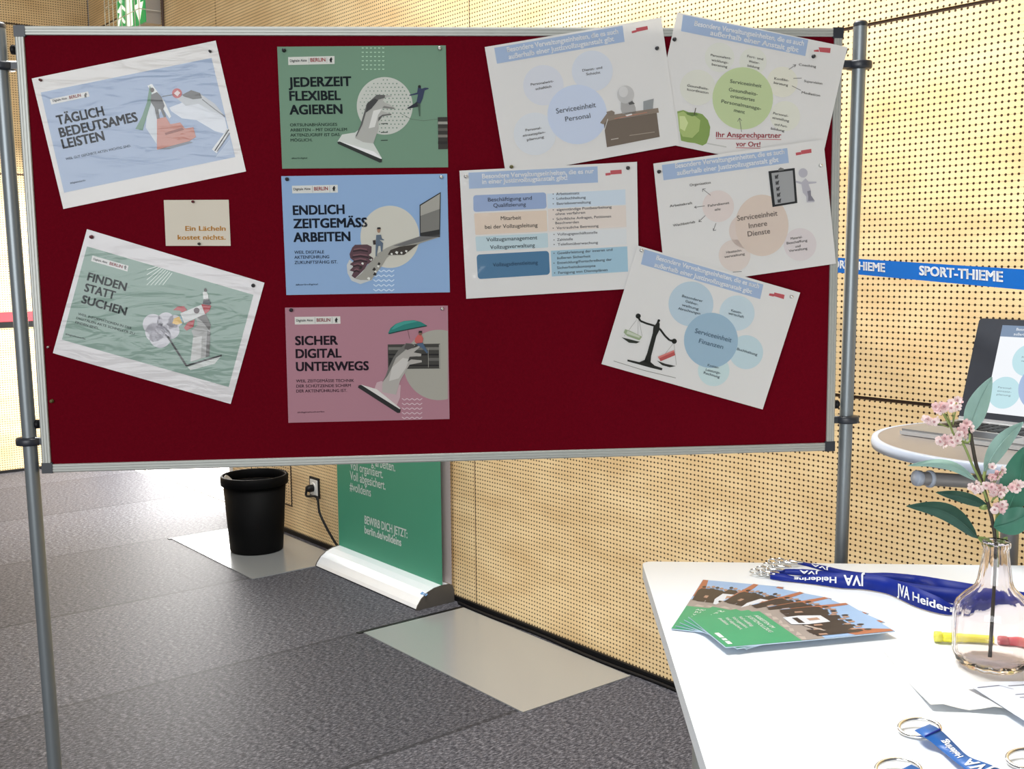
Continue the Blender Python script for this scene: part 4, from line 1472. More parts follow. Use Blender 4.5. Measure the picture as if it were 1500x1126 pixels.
for s, L, R in (('Serviceeinheit', (700, 618), (996, 578)), ('Innere', (786, 672), (920, 652)), ('Dienste', (778, 732), (942, 708))):
    S.text('bubble_text', s, L, R, 36, (120, 106, 100), 3, 0.012)
for a, b, c, d in (((505, 430), (446, 384), (446, 404), (468, 382)), ((462, 508), (386, 518), (398, 508), (402, 526)), ((466, 578), (418, 624), (422, 606), (440, 622)), ((544, 634), (524, 690), (524, 672), (544, 684))):
    S.line('arrows', [a, b], 4, (104, 102, 102), 3)
    S.line('arrows', [c, b, d], 4, (104, 102, 102), 3)
S.line('arrows', [(668, 992), (732, 988)], 4, (104, 102, 102), 3)
S.poly('clipboard_picture', [(928, 254), (1120, 230), (1140, 486), (958, 516)], (40, 42, 44), 3)
S.poly('clipboard_picture', [(950, 268), (1106, 248), (1122, 474), (976, 498)], (150, 152, 154), 4)
S.poly('clipboard_picture', [(1000, 240), (1016, 226), (1040, 234), (1042, 246), (1002, 252)], (110, 110, 110), 5)
for i in range(5):
    x, y = 974 + i * 5, 284 + i * 44
    S.poly('clipboard_picture', [(x, y), (x + 24, y - 3), (x + 26, y + 24), (x + 2, y + 27)], (92, 92, 94), 5)
    S.line('clipboard_picture', [(x + 4, y + 8), (x + 12, y + 18), (x + 26, y - 6)], 6, (44, 44, 46), 6)
FG = (168, 166, 176)
S.disc('clipboard_picture', 1182, 266, 33, FG, 5, 34)
S.poly('clipboard_picture', [(1130, 322), (1172, 334), (1200, 306), (1222, 330), (1278, 330), (1280, 340), (1222, 348), (1238, 390), (1240, 430), (1268, 470), (1262, 480), (1208, 482), (1206, 440), (1180, 410),
                             (1170, 350), (1128, 336)], FG, 5)
S.poly('clipboard_picture', [(1212, 400), (1238, 394), (1240, 430), (1266, 468), (1218, 472), (1220, 440)], (126, 124, 136), 6)
S.done()

# scales slide
S = Sheet('notice_sheet', 'laminated slide with a black pair of scales, tilted at the lower right of the pinboard', 'notice', [(934, 359.5), (1172, 428.5), (1117, 599.5), (881, 533)],
          5.8, PAPER, True, (870, 350, 4.503), SL)
header(S, [(334, 68), (1118, 300), (1096, 396), (310, 166)], ((408, 136), (1086, 326)), ((396, 182), (1040, 362)), 28,
       [(1190, 352), (1258, 368), (1252, 396), (1186, 376), (1158, 358), (1190, 362), (1186, 380), (1154, 372)],
       'Besondere Verwaltungseinheiten, die es auch', 'außerhalb einer Justizvollzugsanstalt gibt')
for x, y, rx, c in ((640, 428, 148, (168, 190, 204)), (944, 488, 116, (178, 198, 208)), (1004, 746, 112, (174, 198, 206)), (790, 866, 104, (180, 204, 206))):
    S.disc('bubbles', x, y, rx, c, 1)
S.disc('bubbles', 772, 668, 178, (138, 172, 194), 2, 182)
for s, L, R in (('Besonderer', (580, 382), (716, 418)), ('Geldver-', (602, 416), (686, 440)), ('waltung', (578, 440), (690, 470)), ('Abrechnungen', (554, 464), (700, 500)), ('Kassen-', (904, 478), (974, 494)),
                ('wirtschaft', (886, 496), (988, 522)), ('Buchhaltung', (942, 732), (1076, 770)), ('Kosten-', (748, 838), (824, 856)), ('Leistungs-', (736, 868), (834, 892)), ('Rechnung', (722, 888), (828, 918))):
    S.text('bubble_text', s, L, R, 16, (84, 100, 112), 3, 0.015)
S.text('bubble_text', 'Serviceeinheit', (664, 618), (904, 682), 30, (84, 116, 140), 3, 0.012)
S.text('bubble_text', 'Finanzen', (690, 684), (850, 726), 28, (84, 116, 140), 3, 0.012)
BK = (30, 32, 26)
S.disc('scales_picture', 292, 508, 17, BK, 3, 17, 20)
S.line('scales_picture', [(292, 512), (306, 540), (345, 556), (400, 572), (436, 594), (470, 640), (500, 668), (530, 672)], 13, BK, 3)
S.disc('scales_picture', 530, 674, 17, BK, 3, 17, 20)
S.poly('scales_picture', [(412, 556), (424, 530), (434, 560), (432, 600), (412, 640), (378, 770), (372, 830), (330, 808), (352, 750), (388, 620), (392, 580)], BK, 4)
S.disc('scales_picture', 428, 538, 9, BK, 4, 9, 14)
S.poly('scales_picture', [(222, 794), (300, 812), (350, 790), (400, 834), (452, 852), (448, 866), (372, 848), (220, 806)], BK, 4)
S.poly('scales_picture', [(182, 648), (240, 662), (304, 678), (280, 688), (232, 684)], (40, 46, 36), 4)
S.poly('scales_picture', [(416, 802), (470, 822), (540, 838), (500, 846), (450, 832)], (40, 40, 34), 4)
for a, b in (((284, 530), (200, 640)), ((292, 530), (290, 660)), ((298, 536), (318, 640)), ((522, 690), (440, 796)), ((528, 690), (544, 830))):
    S.line('scales_picture', [a, b], 2.5, (150, 150, 146), 3)
S.poly('scales_picture', [(206, 594), (240, 606), (318, 644), (300, 668), (220, 640), (196, 616)], (140, 158, 118), 4)
S.poly('scales_picture', [(222, 604), (304, 640), (300, 652), (214, 624)], (182, 190, 170), 5)
S.poly('scales_picture', [(422, 776), (528, 732), (536, 766), (440, 806)], (182, 66, 62), 4)
S.poly('scales_picture', [(422, 776), (528, 732), (530, 742), (426, 788)], (206, 110, 100), 5)
S.line('scales_picture', [(130, 804), (330, 866), (540, 916)], 3.5, (120, 118, 112), 2)
S.done()

# ------------------------------------------------------------------ push pins
PINR = mat('dark_red_pin', (0.10, 0.012, 0.02), 0.35, noise_amt=0.1)
PINS = mat('silver_pin', (0.75, 0.75, 0.74), 0.22, 0.9, noise_amt=0.05)
PIND = mat('dark_pin', (0.03, 0.03, 0.035), 0.3, 0.3, noise_amt=0.1)
PING = mat('olive_pin', (0.10, 0.09, 0.03), 0.4, noise_amt=0.1)
PIN_LIST = [
    (60, 117.5, 0, PINR, 'small dark red pin in the upper left corner of the TÄGLICH poster'), (308, 75.5, 0, PIND, 'small dark pin in the upper right corner of the TÄGLICH poster'),
    (134.5, 347, 0, PINR, 'dark red pin in the upper left corner of the FINDEN poster'), (371, 418, 0, PIND, 'dark pin in the right hand corner of the FINDEN poster'),
    (416, 74, 0, PIND, 'dark pin in the upper left corner of the green JEDERZEIT poster'), (643.5, 71.5, 0, PINS, 'silver pin in the upper right corner of the green JEDERZEIT poster'),
    (420.5, 262.5, 0, PIND, 'dark pin in the upper left corner of the blue ENDLICH poster'), (646, 259.5, 0, PINS, 'silver pin in the upper right corner of the blue ENDLICH poster'),
    (426.5, 454, 0, PIND, 'dark pin in the upper left corner of the pink SICHER poster'), (647.5, 452, 0, PINS, 'silver pin in the upper right corner of the pink SICHER poster'),
    (283, 295.5, 0, PINR, 'dark red pin at the top edge of the small cream card'), (292, 357, 0, PIND, 'dark pin at the bottom edge of the small cream card'),
    (682, 239.5 + 19, 4.8, PINS, 'silver pin in the upper left corner of the bullet list slide'), (919.5, 246, 4.8, PIND, 'dark pin in the upper right corner of the bullet list slide'),
    (749, 244.5, 3.8, PING, 'olive pin at the lower left corner of the desk slide'), (962, 71, 3.8, PIND, 'black pin at the right hand side of the desk slide'),
    (987.5, 58, 2.8, PIND, 'black pin at the left hand side of the apple slide'), (1191, 83, 2.8, PIND, 'black pin below the red mark of the apple slide'),
    (965, 251.5, 4.8, PIND, 'black pin in the upper left corner of the clipboard slide'), (1201, 242.5, 4.8, PINS, 'silver pin at the upper right of the clipboard slide'),
    (939, 366.5, 5.8, PINS, 'silver pin in the upper left corner of the scales slide'), (1158.5, 434.5, 5.8, PINS, 'silver pin in the upper right corner of the scales slide'),
    (71.5, 508, None, PINS, 'tiny silver pin alone in the felt left of the FINDEN poster'), (76.5, 587, None, PING, 'olive pin alone in the felt at the lower left of the board'),
]
for x, y, lay, m_, lab in PIN_LIST:
    h = 0.0 if lay is None else 0.0012 + 0.0019 * lay + 0.0006
    c = bq(x, y, h)
    r = 0.0036 if 'tiny' not in lab and 'small' not in lab else 0.0026
    mb = MB()
    mb.lathe(c - BN * (h + 0.004), [(0.0004, 0), (0.0005, h + 0.0042)], PINS, 8, axis=BN)
    mb.lathe(c + BN * 0.0003, [(0.0, 0), (r * 0.9, 0.0002), (r, 0.0012), (r * 0.75, 0.0022), (r * 0.6, 0.0045), (r * 0.85, 0.0062), (r * 0.7, 0.0074), (0, 0.0078)], m_, 14, axis=BN)
    tag(mb.build('push_pin', origin=c), lab, 'pin', 'push pins on the pinboard')

#PART3
# ------------------------------------------------------------------ white table in front
T = 0.92
tc_, tl_, tb_ = zp(940, 822, T), zp(1035, 1126, T), zp(1500, 828, T)
ex = (tb_ - tc_) / np.linalg.norm(tb_ - tc_)
ey = (tl_ - tc_) / np.linalg.norm(tl_ - tc_)
TL_, TD_ = 1.6, 1.15


def tf(x, y, z):
    return tc_ + ex * x + ey * y + ZZ * (z - T)


t = thing('white_table', (tf(TL_ / 2, TD_ / 2, 0)), 'white table at the right with leaflets, lanyards and a glass vase on it', 'table')
mb = MB()
out = []
for cx, cy, a0 in ((0.02, 0.02, 180), (TL_ - 0.02, 0.02, 270), (TL_ - 0.02, TD_ - 0.02, 0), (0.02, TD_ - 0.02, 90)):
    for k in range(6):
        a = math.radians(a0 + k * 18)
        out.append((cx + 0.02 * math.cos(a), cy + 0.02 * math.sin(a)))
mb.prism([tf(x, y, T - 0.025) for x, y in out][::-1], ZZ * 0.025, WHITEP)
mb.build('table_top', t)
for x, y in ((0.10, 0.12), (TL_ - 0.1, 0.12), (0.10, TD_ - 0.12), (TL_ - 0.1, TD_ - 0.12)):
    mb = MB()
    mb.tube([tf(x, y, 0.001), tf(x, y, T - 0.025)], 0.02, ALU, 18)
    mb.build('leg', t)
for y in (0.12, TD_ - 0.12):
    mb = MB()
    mb.box(tf, 0.12, TL_ - 0.12, y - 0.012, y + 0.012, T - 0.065, T - 0.026, ALU)
    mb.build('apron_rail', t)

# ------------------------------------------------------------------ leaflets fanned on the table
LG_ = ink(84, 162, 112)
P0, P1 = np.array([0.2369, 1.5962, 0]), np.array([0.2675, 1.6267, 0])
FL, FWD = 0.268, 0.138
LEAF = [('lowest leaflet of the fan, pointing away with its green end at the left', 70.0, 0.00), ('second leaflet from below in the fan on the white table', 52.0, 0.25),
        ('middle leaflet of the fan on the white table', 34.0, 0.5), ('fourth leaflet from below in the fan, its photograph showing beside the top one', 23.5, 0.75),
        ('topmost leaflet of the fan, with its whole green end in view', 13.2, 1.0)]


def lmat(nm, c, rough=0.35):
    return mat('leaflet_' + nm, c, rough, spec=0.5, noise_amt=0.08, nscale=30)


LM = dict(green=lmat('green', (0.055, 0.33, 0.16)), sky=lmat('sky', (0.30, 0.47, 0.74)), ground=lmat('ground', (0.33, 0.29, 0.27)), dark=lmat('dark_figures', (0.035, 0.026, 0.024)),
          box=lmat('white_box', (0.66, 0.70, 0.76)), brick=lmat('brick', (0.40, 0.14, 0.07)), white=lmat('white', (0.85, 0.87, 0.85)), skin=lmat('skin', (0.42, 0.26, 0.19)),
          edge=lmat('paper_edge', (0.50, 0.62, 0.74)), grass=lmat('pale_stones', (0.48, 0.42, 0.38)))
for k, (lab, a, q) in enumerate(LEAF):
    a = math.radians(a)
    lx = np.array([math.cos(a), math.sin(a), 0])      # up the leaflet
    ly = np.array([math.sin(a), -math.cos(a), 0])     # to its right
    O = P0 * (1 - q) + P1 * q
    z0 = T + 0.0004 + 0.0020 * k

    def lp(u, v, h=0.0):
        # a slight lengthwise bow, the far end lifting a little off the pile
        bow = 0.004 * (abs(v - FL * 0.5) / FL) ** 2
        return O + lx * v + ly * u + ZZ * (z0 + 0.0014 + bow + h)

    mb = MB()
    n = 10
    top = [(lp(0, FL * i / n), lp(FWD, FL * i / n)) for i in range(n + 1)]
    V = []
    for l_, r_ in top:
        V += [l_, r_, r_ - ZZ * 0.0012, l_ - ZZ * 0.0012]
    Fc = []
    for i in range(n):
        b = i * 4
        for e in range(4):
            Fc.append((b + e, b + 4 + e, b + 4 + (e + 1) % 4, b + (e + 1) % 4))
    Fc += [(0, 1, 2, 3), (4 * n + 3, 4 * n + 2, 4 * n + 1, 4 * n)]
    mb.add(V, Fc, LM['edge'])
    lo = mb.build('leaflet', origin=O + ZZ * z0)
    tag(lo, lab, 'leaflet', 'leaflets fanned on the white table')

    def strip(mb_, u0, u1, v0, v1, m__, h, n_=6):
        V = []
        for i in range(n_ + 1):
            v = v0 + (v1 - v0) * i / n_
            V += [lp(u0, v, h), lp(u1, v, h)]
        mb_.add(V, [(2 * i, 2 * i + 1, 2 * i + 3, 2 * i + 2) for i in range(n_)], m__)

    mb = MB()
    H1 = 0.118                                         # top of the green field
    strip(mb, 0.0004, FWD - 0.0004, 0.0004, H1, LM['green'], 0.0003)
    mb.build('green_field', lo)
    mb = MB()
    for s, u0, u1, v, cap in (('ARBEITEN IM', 0.018, 0.078, 0.100, 0.0066), ('JUSTIZVOLLZUG', 0.018, 0.096, 0.088, 0.0066), ('Voll vielfältig.', 0.018, 0.066, 0.074, 0.0058), ('Voll organisiert.', 0.018, 0.070, 0.063, 0.0058),
                         ('Voll abgesichert.', 0.018, 0.074, 0.052, 0.0058), ('#volldeins', 0.018, 0.050, 0.041, 0.0058)):
        V, Fc, wd, cp_ = glyphs(s, 0.03)
        mb.add([lp(u0 + x / wd * (u1 - u0), v + y / cp_ * cap, 0.0006) for x, y in V], Fc, LM['white'])
    for u0, u1 in ((0.080, 0.100), (0.104, 0.112), (0.116, 0.128)):
        strip(mb, u0, u1, 0.008, 0.015, LM['white'], 0.0006, 1)
    mb.build('lettering', lo)
    mb = MB()
    strip(mb, 0.0004, FWD - 0.0004, H1, 0.155, LM['ground'], 0.0003)
    strip(mb, 0.0004, FWD - 0.0004, 0.155, FL - 0.0004, LM['sky'], 0.0003)
    rs = random.Random(10)

    def lpoly(pts, m__, h):
        mb.flat([lp(u, v, h) for u, v in pts], m__)
    lpoly([(0.001, 0.170), (0.016, 0.190), (0.010, FL - 0.001), (0.001, FL - 0.001)], LM['brick'], 0.0005)
    lpoly([(0.118, 0.190), (FWD - 0.001, 0.204), (FWD - 0.001, FL - 0.002), (0.128, FL - 0.002), (0.110, 0.215)], LM['brick'], 0.0005)
    for i in range(16):                                # the group of dark dressed people
        u = 0.010 + i * 0.0074
        hh = 0.222 + rs.uniform(-0.008, 0.012)
        b_ = 0.148 + rs.uniform(-0.004, 0.010)
        lpoly([(u - 0.0065, b_), (u + 0.0065, b_), (u + 0.0068, hh - 0.02), (u + 0.003, hh - 0.008), (u - 0.003, hh - 0.008), (u - 0.0068, hh - 0.02)], LM['dark'], 0.0007 + 0.00005 * (i % 3))
        lpoly([(u + 0.0034 * math.cos(j), hh + 0.0008 + 0.006 * math.sin(j)) for j in [x * 0.785 for x in range(8)]], LM['skin' if i % 3 else 'dark'], 0.0009)
    for i in range(6):
        u = 0.02 + i * 0.02 + rs.uniform(-0.004, 0.004)
        v = 0.160 + rs.uniform(-0.006, 0.010)
        lpoly([(u, v), (u + 0.006, v - 0.002), (u + 0.007, v + 0.012), (u + 0.001, v + 0.012)], LM['skin'], 0.0010)
    lpoly([(0.040, 0.138), (0.072, 0.136), (0.078, 0.160), (0.076, 0.198), (0.046, 0.198), (0.038, 0.165)], LM['box'], 0.0011)
    lpoly([(0.046, 0.150), (0.070, 0.149), (0.072, 0.158), (0.046, 0.159)], LM['dark'], 0.0013)
    lpoly([(0.054, 0.170), (0.064, 0.170), (0.064, 0.188), (0.054, 0.188)], LM['skin'], 0.0013)
    lpoly([(0.082, 0.150), (0.110, 0.168), (0.110, 0.172), (0.080, 0.156)], LM['grass'], 0.0011)
    for i in range(7):
        u = 0.012 + i * 0.018
        lpoly([(u, H1 + 0.003 + 0.004 * (i % 3)), (u + 0.014, H1 + 0.002), (u + 0.016, H1 + 0.008 + 0.003 * (i % 2)), (u + 0.004, H1 + 0.012)], LM['grass'], 0.0005)
    mb.build('group_photograph', lo)

# ------------------------------------------------------------------ lanyards
NAVY = mat('royal_blue_ribbon', (0.003, 0.018, 0.23), 0.5, spec=0.25, noise_amt=0.2, nscale=30)
SKYB = mat('sky_blue_ribbon', (0.015, 0.12, 0.42), 0.42, spec=0.5, noise_amt=0.1, nscale=30)
RIBT = mat('ribbon_lettering', (0.84, 0.86, 0.88), 0.5, noise_amt=0.01)


def smooth_cols(cols, sub=5):
    out = []
    for i in range(len(cols) - 1):
        p0, p1, p2, p3 = (np.array(cols[max(0, min(len(cols) - 1, j))], float) for j in (i - 1, i, i + 1, i + 2))
        for k in range(sub):
            q = k / sub
            out.append(0.5 * (2 * p1 + (p2 - p0) * q + (2 * p0 - 5 * p1 + 4 * p2 - p3) * q * q + (3 * p1 - p0 - 3 * p2 + p3) * q ** 3))
    out.append(np.array(cols[-1], float))
    return out


def standing_ribbon(cols):
    """ribbon lying on its edge on the table: (x, y of the upper edge, y of the lower edge, how far behind) per column"""
    lo_, hi_ = [], []
    for x, yt, yb, back in smooth_cols(cols):
        b = zp(x, yb, T + 0.0015)
        b = b + np.array([b[0], b[1], 0]) / np.linalg.norm(b[:2]) * back
        d = ray(x, yt)
        s_ = np.linalg.norm(b[:2]) / np.linalg.norm(d[:2])
        tp = EYE + d * s_
        # lean back slightly
        s2 = s_ * 1.004
        tp = EYE + d * s2
        s1 = s_
        bb = EYE + ray(x, yb) * s1
        if bb[2] < T + 0.001:
            bb[2] = T + 0.001
        lo_.append(bb)
        hi_.append(tp)
    return lo_, hi_


def ribbon_mesh(lo_, hi_, m__, th=0.0009):
    mb = MB()
    V, Fc = [], []
    n = len(lo_)
    for i in range(n):
        tg = lo_[min(i + 1, n - 1)] - lo_[max(i - 1, 0)]
        nn = np.cross(tg, hi_[i] - lo_[i])
        nn = nn / (np.linalg.norm(nn) + 1e-9)
        V += [lo_[i], hi_[i], hi_[i] - nn * -th, lo_[i] - nn * -th] if nn[1] > 0 else [lo_[i], hi_[i], hi_[i] - nn * th, lo_[i] - nn * th]
    for i in range(n - 1):
        b = 4 * i
        for e in range(4):
            Fc.append((b + e, b + (e + 1) % 4, b + 4 + (e + 1) % 4, b + 4 + e))
    Fc += [(3, 2, 1, 0), (4 * n - 4, 4 * n - 3, 4 * n - 2, 4 * n - 1)]
    mb.add(V, Fc, m__, True)
    return mb


def ribbon_text(mb, lo_, hi_, s, f0, f1, t0, t1, flip, lift=0.0009, bold=0.03):
    V, Fc, wd, cp_ = glyphs(s, bold)
    L = [0]
    for i in range(1, len(lo_)):
        L.append(L[-1] + np.linalg.norm((lo_[i] + hi_[i]) / 2 - (lo_[i - 1] + hi_[i - 1]) / 2))
    out = []
    for x, y in V:
        a, b = x / wd, y / cp_
        if flip:
            a, b = 1 - a, 1 - b
        q = (f0 + (f1 - f0) * a) * L[-1]
        i = max(0, min(len(L) - 2, int(np.searchsorted(L, q)) - 1))
        r = (q - L[i]) / (L[i + 1] - L[i] + 1e-9)
        l_ = lo_[i] * (1 - r) + lo_[i + 1] * r
        h_ = hi_[i] * (1 - r) + hi_[i + 1] * r
        p = l_ + (h_ - l_) * (t0 + (t1 - t0) * b)
        to = EYE - p
        nn = np.cross(lo_[i + 1] - lo_[i], h_ - l_)
        nn = nn / (np.linalg.norm(nn) + 1e-9)
        if nn @ to < 0:
            nn = -nn
        out.append(p + nn * lift)
    mb.add(out, Fc, RIBT)


def clip(parent, c, ang):
    """swivel hook and ring lying on the table"""
    a = math.radians(ang)
    u, v = np.array([math.cos(a), math.sin(a), 0]), np.array([-math.sin(a), math.cos(a), 0])
    mb = MB()

    def loop(cc, ru, rv, tilt, r, n=18):
        w_ = v * math.cos(tilt) + ZZ * math.sin(tilt)
        mb.tube([cc + u * ru * math.cos(2 * math.pi * i / n) + w_ * rv * math.sin(2 * math.pi * i / n) for i in range(n)], r, CHROME, 7, closed=True)
    loop(c + u * 0.006 + ZZ * 0.008, 0.008, 0.008, 0.75, 0.0016)
    mb.lathe(c - u * 0.002 + ZZ * 0.006, [(0.002, 0), (0.0042, 0.001), (0.0042, 0.006), (0.002, 0.008)], CHROME, 10, axis=-u)
    loop(c - u * 0.022 + ZZ * 0.0065, 0.014, 0.0058, 0.35, 0.0020)
    mb.tube([c - u * 0.012 + v * 0.002 + ZZ * 0.007, c - u * 0.030 + v * 0.004 + ZZ * 0.008], 0.0018, CHROME, 7)
    return mb.build('metal_clip', parent)


LYG = 'lanyards laid together along the back of the white table'
# (x, upper edge, lower edge, metres further back)
front = [(1128, 838, 847.5, 0), (1147, 840, 850.5, 0), (1167, 844, 852.5, 0), (1193, 841, 855.5, 0), (1233, 838.7, 861, 0), (1262, 840, 862.5, 0), (1285, 842, 866, 0), (1306, 847.5, 871.6, 0),
         (1341, 860, 888, 0), (1375, 874, 898, 0), (1399, 886, 900.5, 0), (1432, 880, 897, 0), (1480, 868, 884, 0.0), (1560, 866, 880, 0)]
back = [(1156, 819, 828.5, 0.03), (1180, 823.5, 834, 0.03), (1207, 828, 842, 0.03), (1233, 834, 850, 0.03), (1267, 838.5, 856, 0.03), (1301, 838.5, 858, 0.03), (1341, 842, 862, 0.028),
        (1375, 847, 878, 0.024), (1431, 856, 886, 0.02), (1500, 867, 890, 0.02), (1560, 874, 893, 0.02)]
mid = [(1127, 832.5, 840, 0.016), (1145, 833, 843, 0.016), (1167, 833, 845, 0.016), (1193, 834.5, 848, 0.016), (1233, 839.5, 856, 0.014), (1285, 843, 862, 0.014), (1330, 853, 872, 0.014), (1400, 862, 886, 0.012),
       (1470, 866, 888, 0.012), (1560, 872, 890, 0.012)]
for nm, cols, lab, txts, cl in (
        ('front', front, 'front royal blue lanyard with upright white lettering readable on it, nearest the leaflets', (('JVA', 0.402, 0.462, 0.20, 0.84, False), ('Heidering', 0.475, 0.640, 0.26, 0.70, False),
                                                                        ('JVA', 0.226, 0.288, 0.22, 0.86, True), ('Heidering', 0.075, 0.205, 0.30, 0.72, True)), ((1120, 846, 165), (1110, 843, 172))),
        ('back', back, 'royal blue lanyard at the very back of the row, its end furthest from the leaflets', (('JVA', 0.095, 0.18, 0.3, 0.8, True),), ((1148, 828, 170), (1138, 829, 165))),
        ('mid', mid, 'royal blue lanyard lying between the front one and the back one', (('JVA', 0.11, 0.18, 0.3, 0.8, True),), ((1119, 840, 175), (1129, 835, 168)))):
    lo_, hi_ = standing_ribbon(cols)
    t = thing('lanyard', lo_[0], lab, 'lanyard', LYG)
    rb = ribbon_mesh(lo_, hi_, NAVY).build('ribbon', t)
    mb = MB()
    for s, f0, f1, t0, t1, fl2 in txts:
        ribbon_text(mb, lo_, hi_, s, f0, f1, t0, t1, fl2)
    mb.build('lettering', rb)
    for x, y, a in cl:
        clip(t, zp(x, y, T) + np.array([0, 0.0 if nm == 'front' else 0.004, 0]), a)


def flat_lanyard(lab, left, right, ring_c, ring_r, txt=None):
    lo_ = [zp(x, y, T + 0.002 + h) for x, y, h in smooth_cols(left, 4)]
    hi_ = [zp(x, y, T + 0.002 + h) for x, y, h in smooth_cols(right, 4)]
    t = thing('lanyard', lo_[0], lab, 'lanyard', 'lanyards at the front of the white table')
    mb = MB()
    V, Fc = [], []
    n = len(lo_)
    for i in range(n):
        V += [lo_[i], hi_[i], hi_[i] - ZZ * 0.001, lo_[i] - ZZ * 0.001]
    for i in range(n - 1):
        b = 4 * i
        for e in range(4):
            Fc.append((b + e, b + 4 + e, b + 4 + (e + 1) % 4, b + (e + 1) % 4))
    Fc += [(0, 1, 2, 3), (4 * n - 1, 4 * n - 2, 4 * n - 3, 4 * n - 4)]
    mb.add(V, Fc, SKYB, True)
    rb = mb.build('ribbon', t)
    if txt:
        mb = MB()
        for s, f0, f1, t0, t1, fl2 in txt:
            ribbon_text(mb, lo_, hi_, s, f0, f1, t0, t1, fl2, 0.0007)
        mb.build('lettering', rb)
        mb = MB()                                     # dark seam where the loop is stitched
        i = max(1, int(n * 0.2))
        mb.tube([lo_[i] + ZZ * 0.0008, hi_[i] + ZZ * 0.0008], 0.0011, NAVY, 6)
        mb.build('stitched_seam', rb)
    c = zp(*ring_c, T + 0.006)
    mb = MB()
    m_ = 26
    rx, ry = ring_r
    mb.tube([c + np.array([math.cos(2 * math.pi * i / m_) * rx, math.sin(2 * math.pi * i / m_) * ry, 0.0035 * math.sin(2 * math.pi * i / m_ + 0.6)]) for i in range(m_)], 0.0023, CHROME, 9,
            closed=True)
    mb.build('metal_ring', t)


flat_lanyard('bright blue lanyard with a metal ring, in front of the white sheet', [(1340, 1069, .010), (1352, 1077, .012), (1365, 1086, .008), (1378, 1097, .004), (1400, 1115, .006), (1424, 1133, .003), (1445, 1150, .001)],
             [(1362, 1060, .010), (1374, 1066, .012), (1388, 1078, .008), (1402, 1092, .004), (1420, 1108, .008), (1452, 1120, .005), (1490, 1138, .001)], (1347, 1066), (0.0235, 0.0185),
             (('JVA', 0.66, 0.86, 0.2, 0.85, True), ('Heidering', 0.26, 0.60, 0.3, 0.72, True)))
flat_lanyard('bright blue lanyard cut by the lower picture edge, only ring and tip showing', [(1309, 1132, .010), (1325, 1142, .008), (1350, 1160, .004), (1380, 1180, .001)],
             [(1335, 1119, .010), (1352, 1128, .008), (1378, 1146, .004), (1410, 1166, .001)], (1316, 1127), (0.0235, 0.0185))
flat_lanyard('bright blue lanyard cut by the right edge of the picture, only its ring showing', [(1505, 1120, .010), (1520, 1130, .008), (1546, 1150, .004), (1570, 1168, .001)],
             [(1530, 1106, .010), (1548, 1118, .008), (1576, 1138, .004), (1600, 1156, .001)], (1508, 1112), (0.0235, 0.0185))

# ------------------------------------------------------------------ papers and pens by the vase
PAP = mat('white_paper', (0.86, 0.855, 0.84), 0.6, trans=0.1, noise_amt=0.01)


def lying_sheet(name, lab, cat, corners, fz, m__, nx=12, ny=10):
    P = [zp(x, y, T) for x, y in corners]
    mb = MB()
    V, Fc = [], []
    for j in range(ny + 1):
        for i in range(nx + 1):
            a, b = i / nx, j / ny
            p = (P[0] * (1 - a) + P[1] * a) * (1 - b) + (P[3] * (1 - a) + P[2] * a) * b
            V.append(p + ZZ * fz(a, b))
    for j in range(ny):
        for i in range(nx):
            q = j * (nx + 1) + i
            Fc.append((q, q + nx + 1, q + nx + 2, q + 1))
    mb.add(V, Fc, m__, True)
    n = len(V)
    mb.add([np.array(v) - ZZ * 0.0004 for v in V], [f[::-1] for f in Fc], m__, True)
    o = mb.build(name, origin=P[0])
    return tag(o, lab, cat)


lying_sheet('paper_sheet', 'white sheet of paper with a wavy front edge lying under the glass vase', 'paper', [(1292, 952), (1560, 948), (1590, 1052), (1363, 1040)],
            lambda a, b: 0.0008 + max(0.0, b - 0.62) * 0.022 * (0.62 + 0.38 * math.sin(a * 17 + 0.5)) + 0.0007 * (1 - b), PAP)
PAPB = mat('pale_blue_paper', (0.66, 0.71, 0.82), 0.5, noise_amt=0.03)
sh = lying_sheet('folded_form', 'pale blue printed form lying over the right end of the white sheet', 'paper', [(1414, 1010), (1560, 1008), (1640, 1060), (1499, 1066)],
                 lambda a, b: 0.0095 + 0.001 * (1 - b) * math.sin(a * 3), PAPB)
mb = MB()
PL = mat('grey_form_lines', (0.16, 0.17, 0.22), 0.6, noise_amt=0.1)


def form_pt(a, b):
    P = [zp(x, y, T) for x, y in [(1414, 1010), (1560, 1008), (1640, 1060), (1499, 1066)]]
    p = (P[0] * (1 - a) + P[1] * a) * (1 - b) + (P[3] * (1 - a) + P[2] * a) * b
    return p + ZZ * (0.0099 + 0.001 * (1 - b) * math.sin(a * 3))


for (a0, b0), (a1, b1), wd in (((0.04, 0.14), (0.28, 0.10), 0.018), ((0.36, 0.12), (0.9, 0.06), 0.018), ((0.28, 0.10), (0.36, 0.22), 0.012), ((0.22, 0.66), (0.8, 0.6), 0.02), ((0.2, 0.80), (0.8, 0.74), 0.03),
                               ((0.2, 0.9), (0.8, 0.85), 0.025), ((0.3, 0.36), (0.42, 0.35), 0.012), ((0.3, 0.44), (0.46, 0.42), 0.012)):
    n = 6
    for i in range(n):
        f, g2 = i / n, (i + 1) / n
        mb.flat([form_pt(a0 + (a1 - a0) * f, b0 + (b1 - b0) * f), form_pt(a0 + (a1 - a0) * f, b0 + (b1 - b0) * f + wd), form_pt(a0 + (a1 - a0) * g2, b0 + (b1 - b0) * g2 + wd),
                 form_pt(a0 + (a1 - a0) * g2, b0 + (b1 - b0) * g2)], PL)
mb.build('printed_lines', sh)
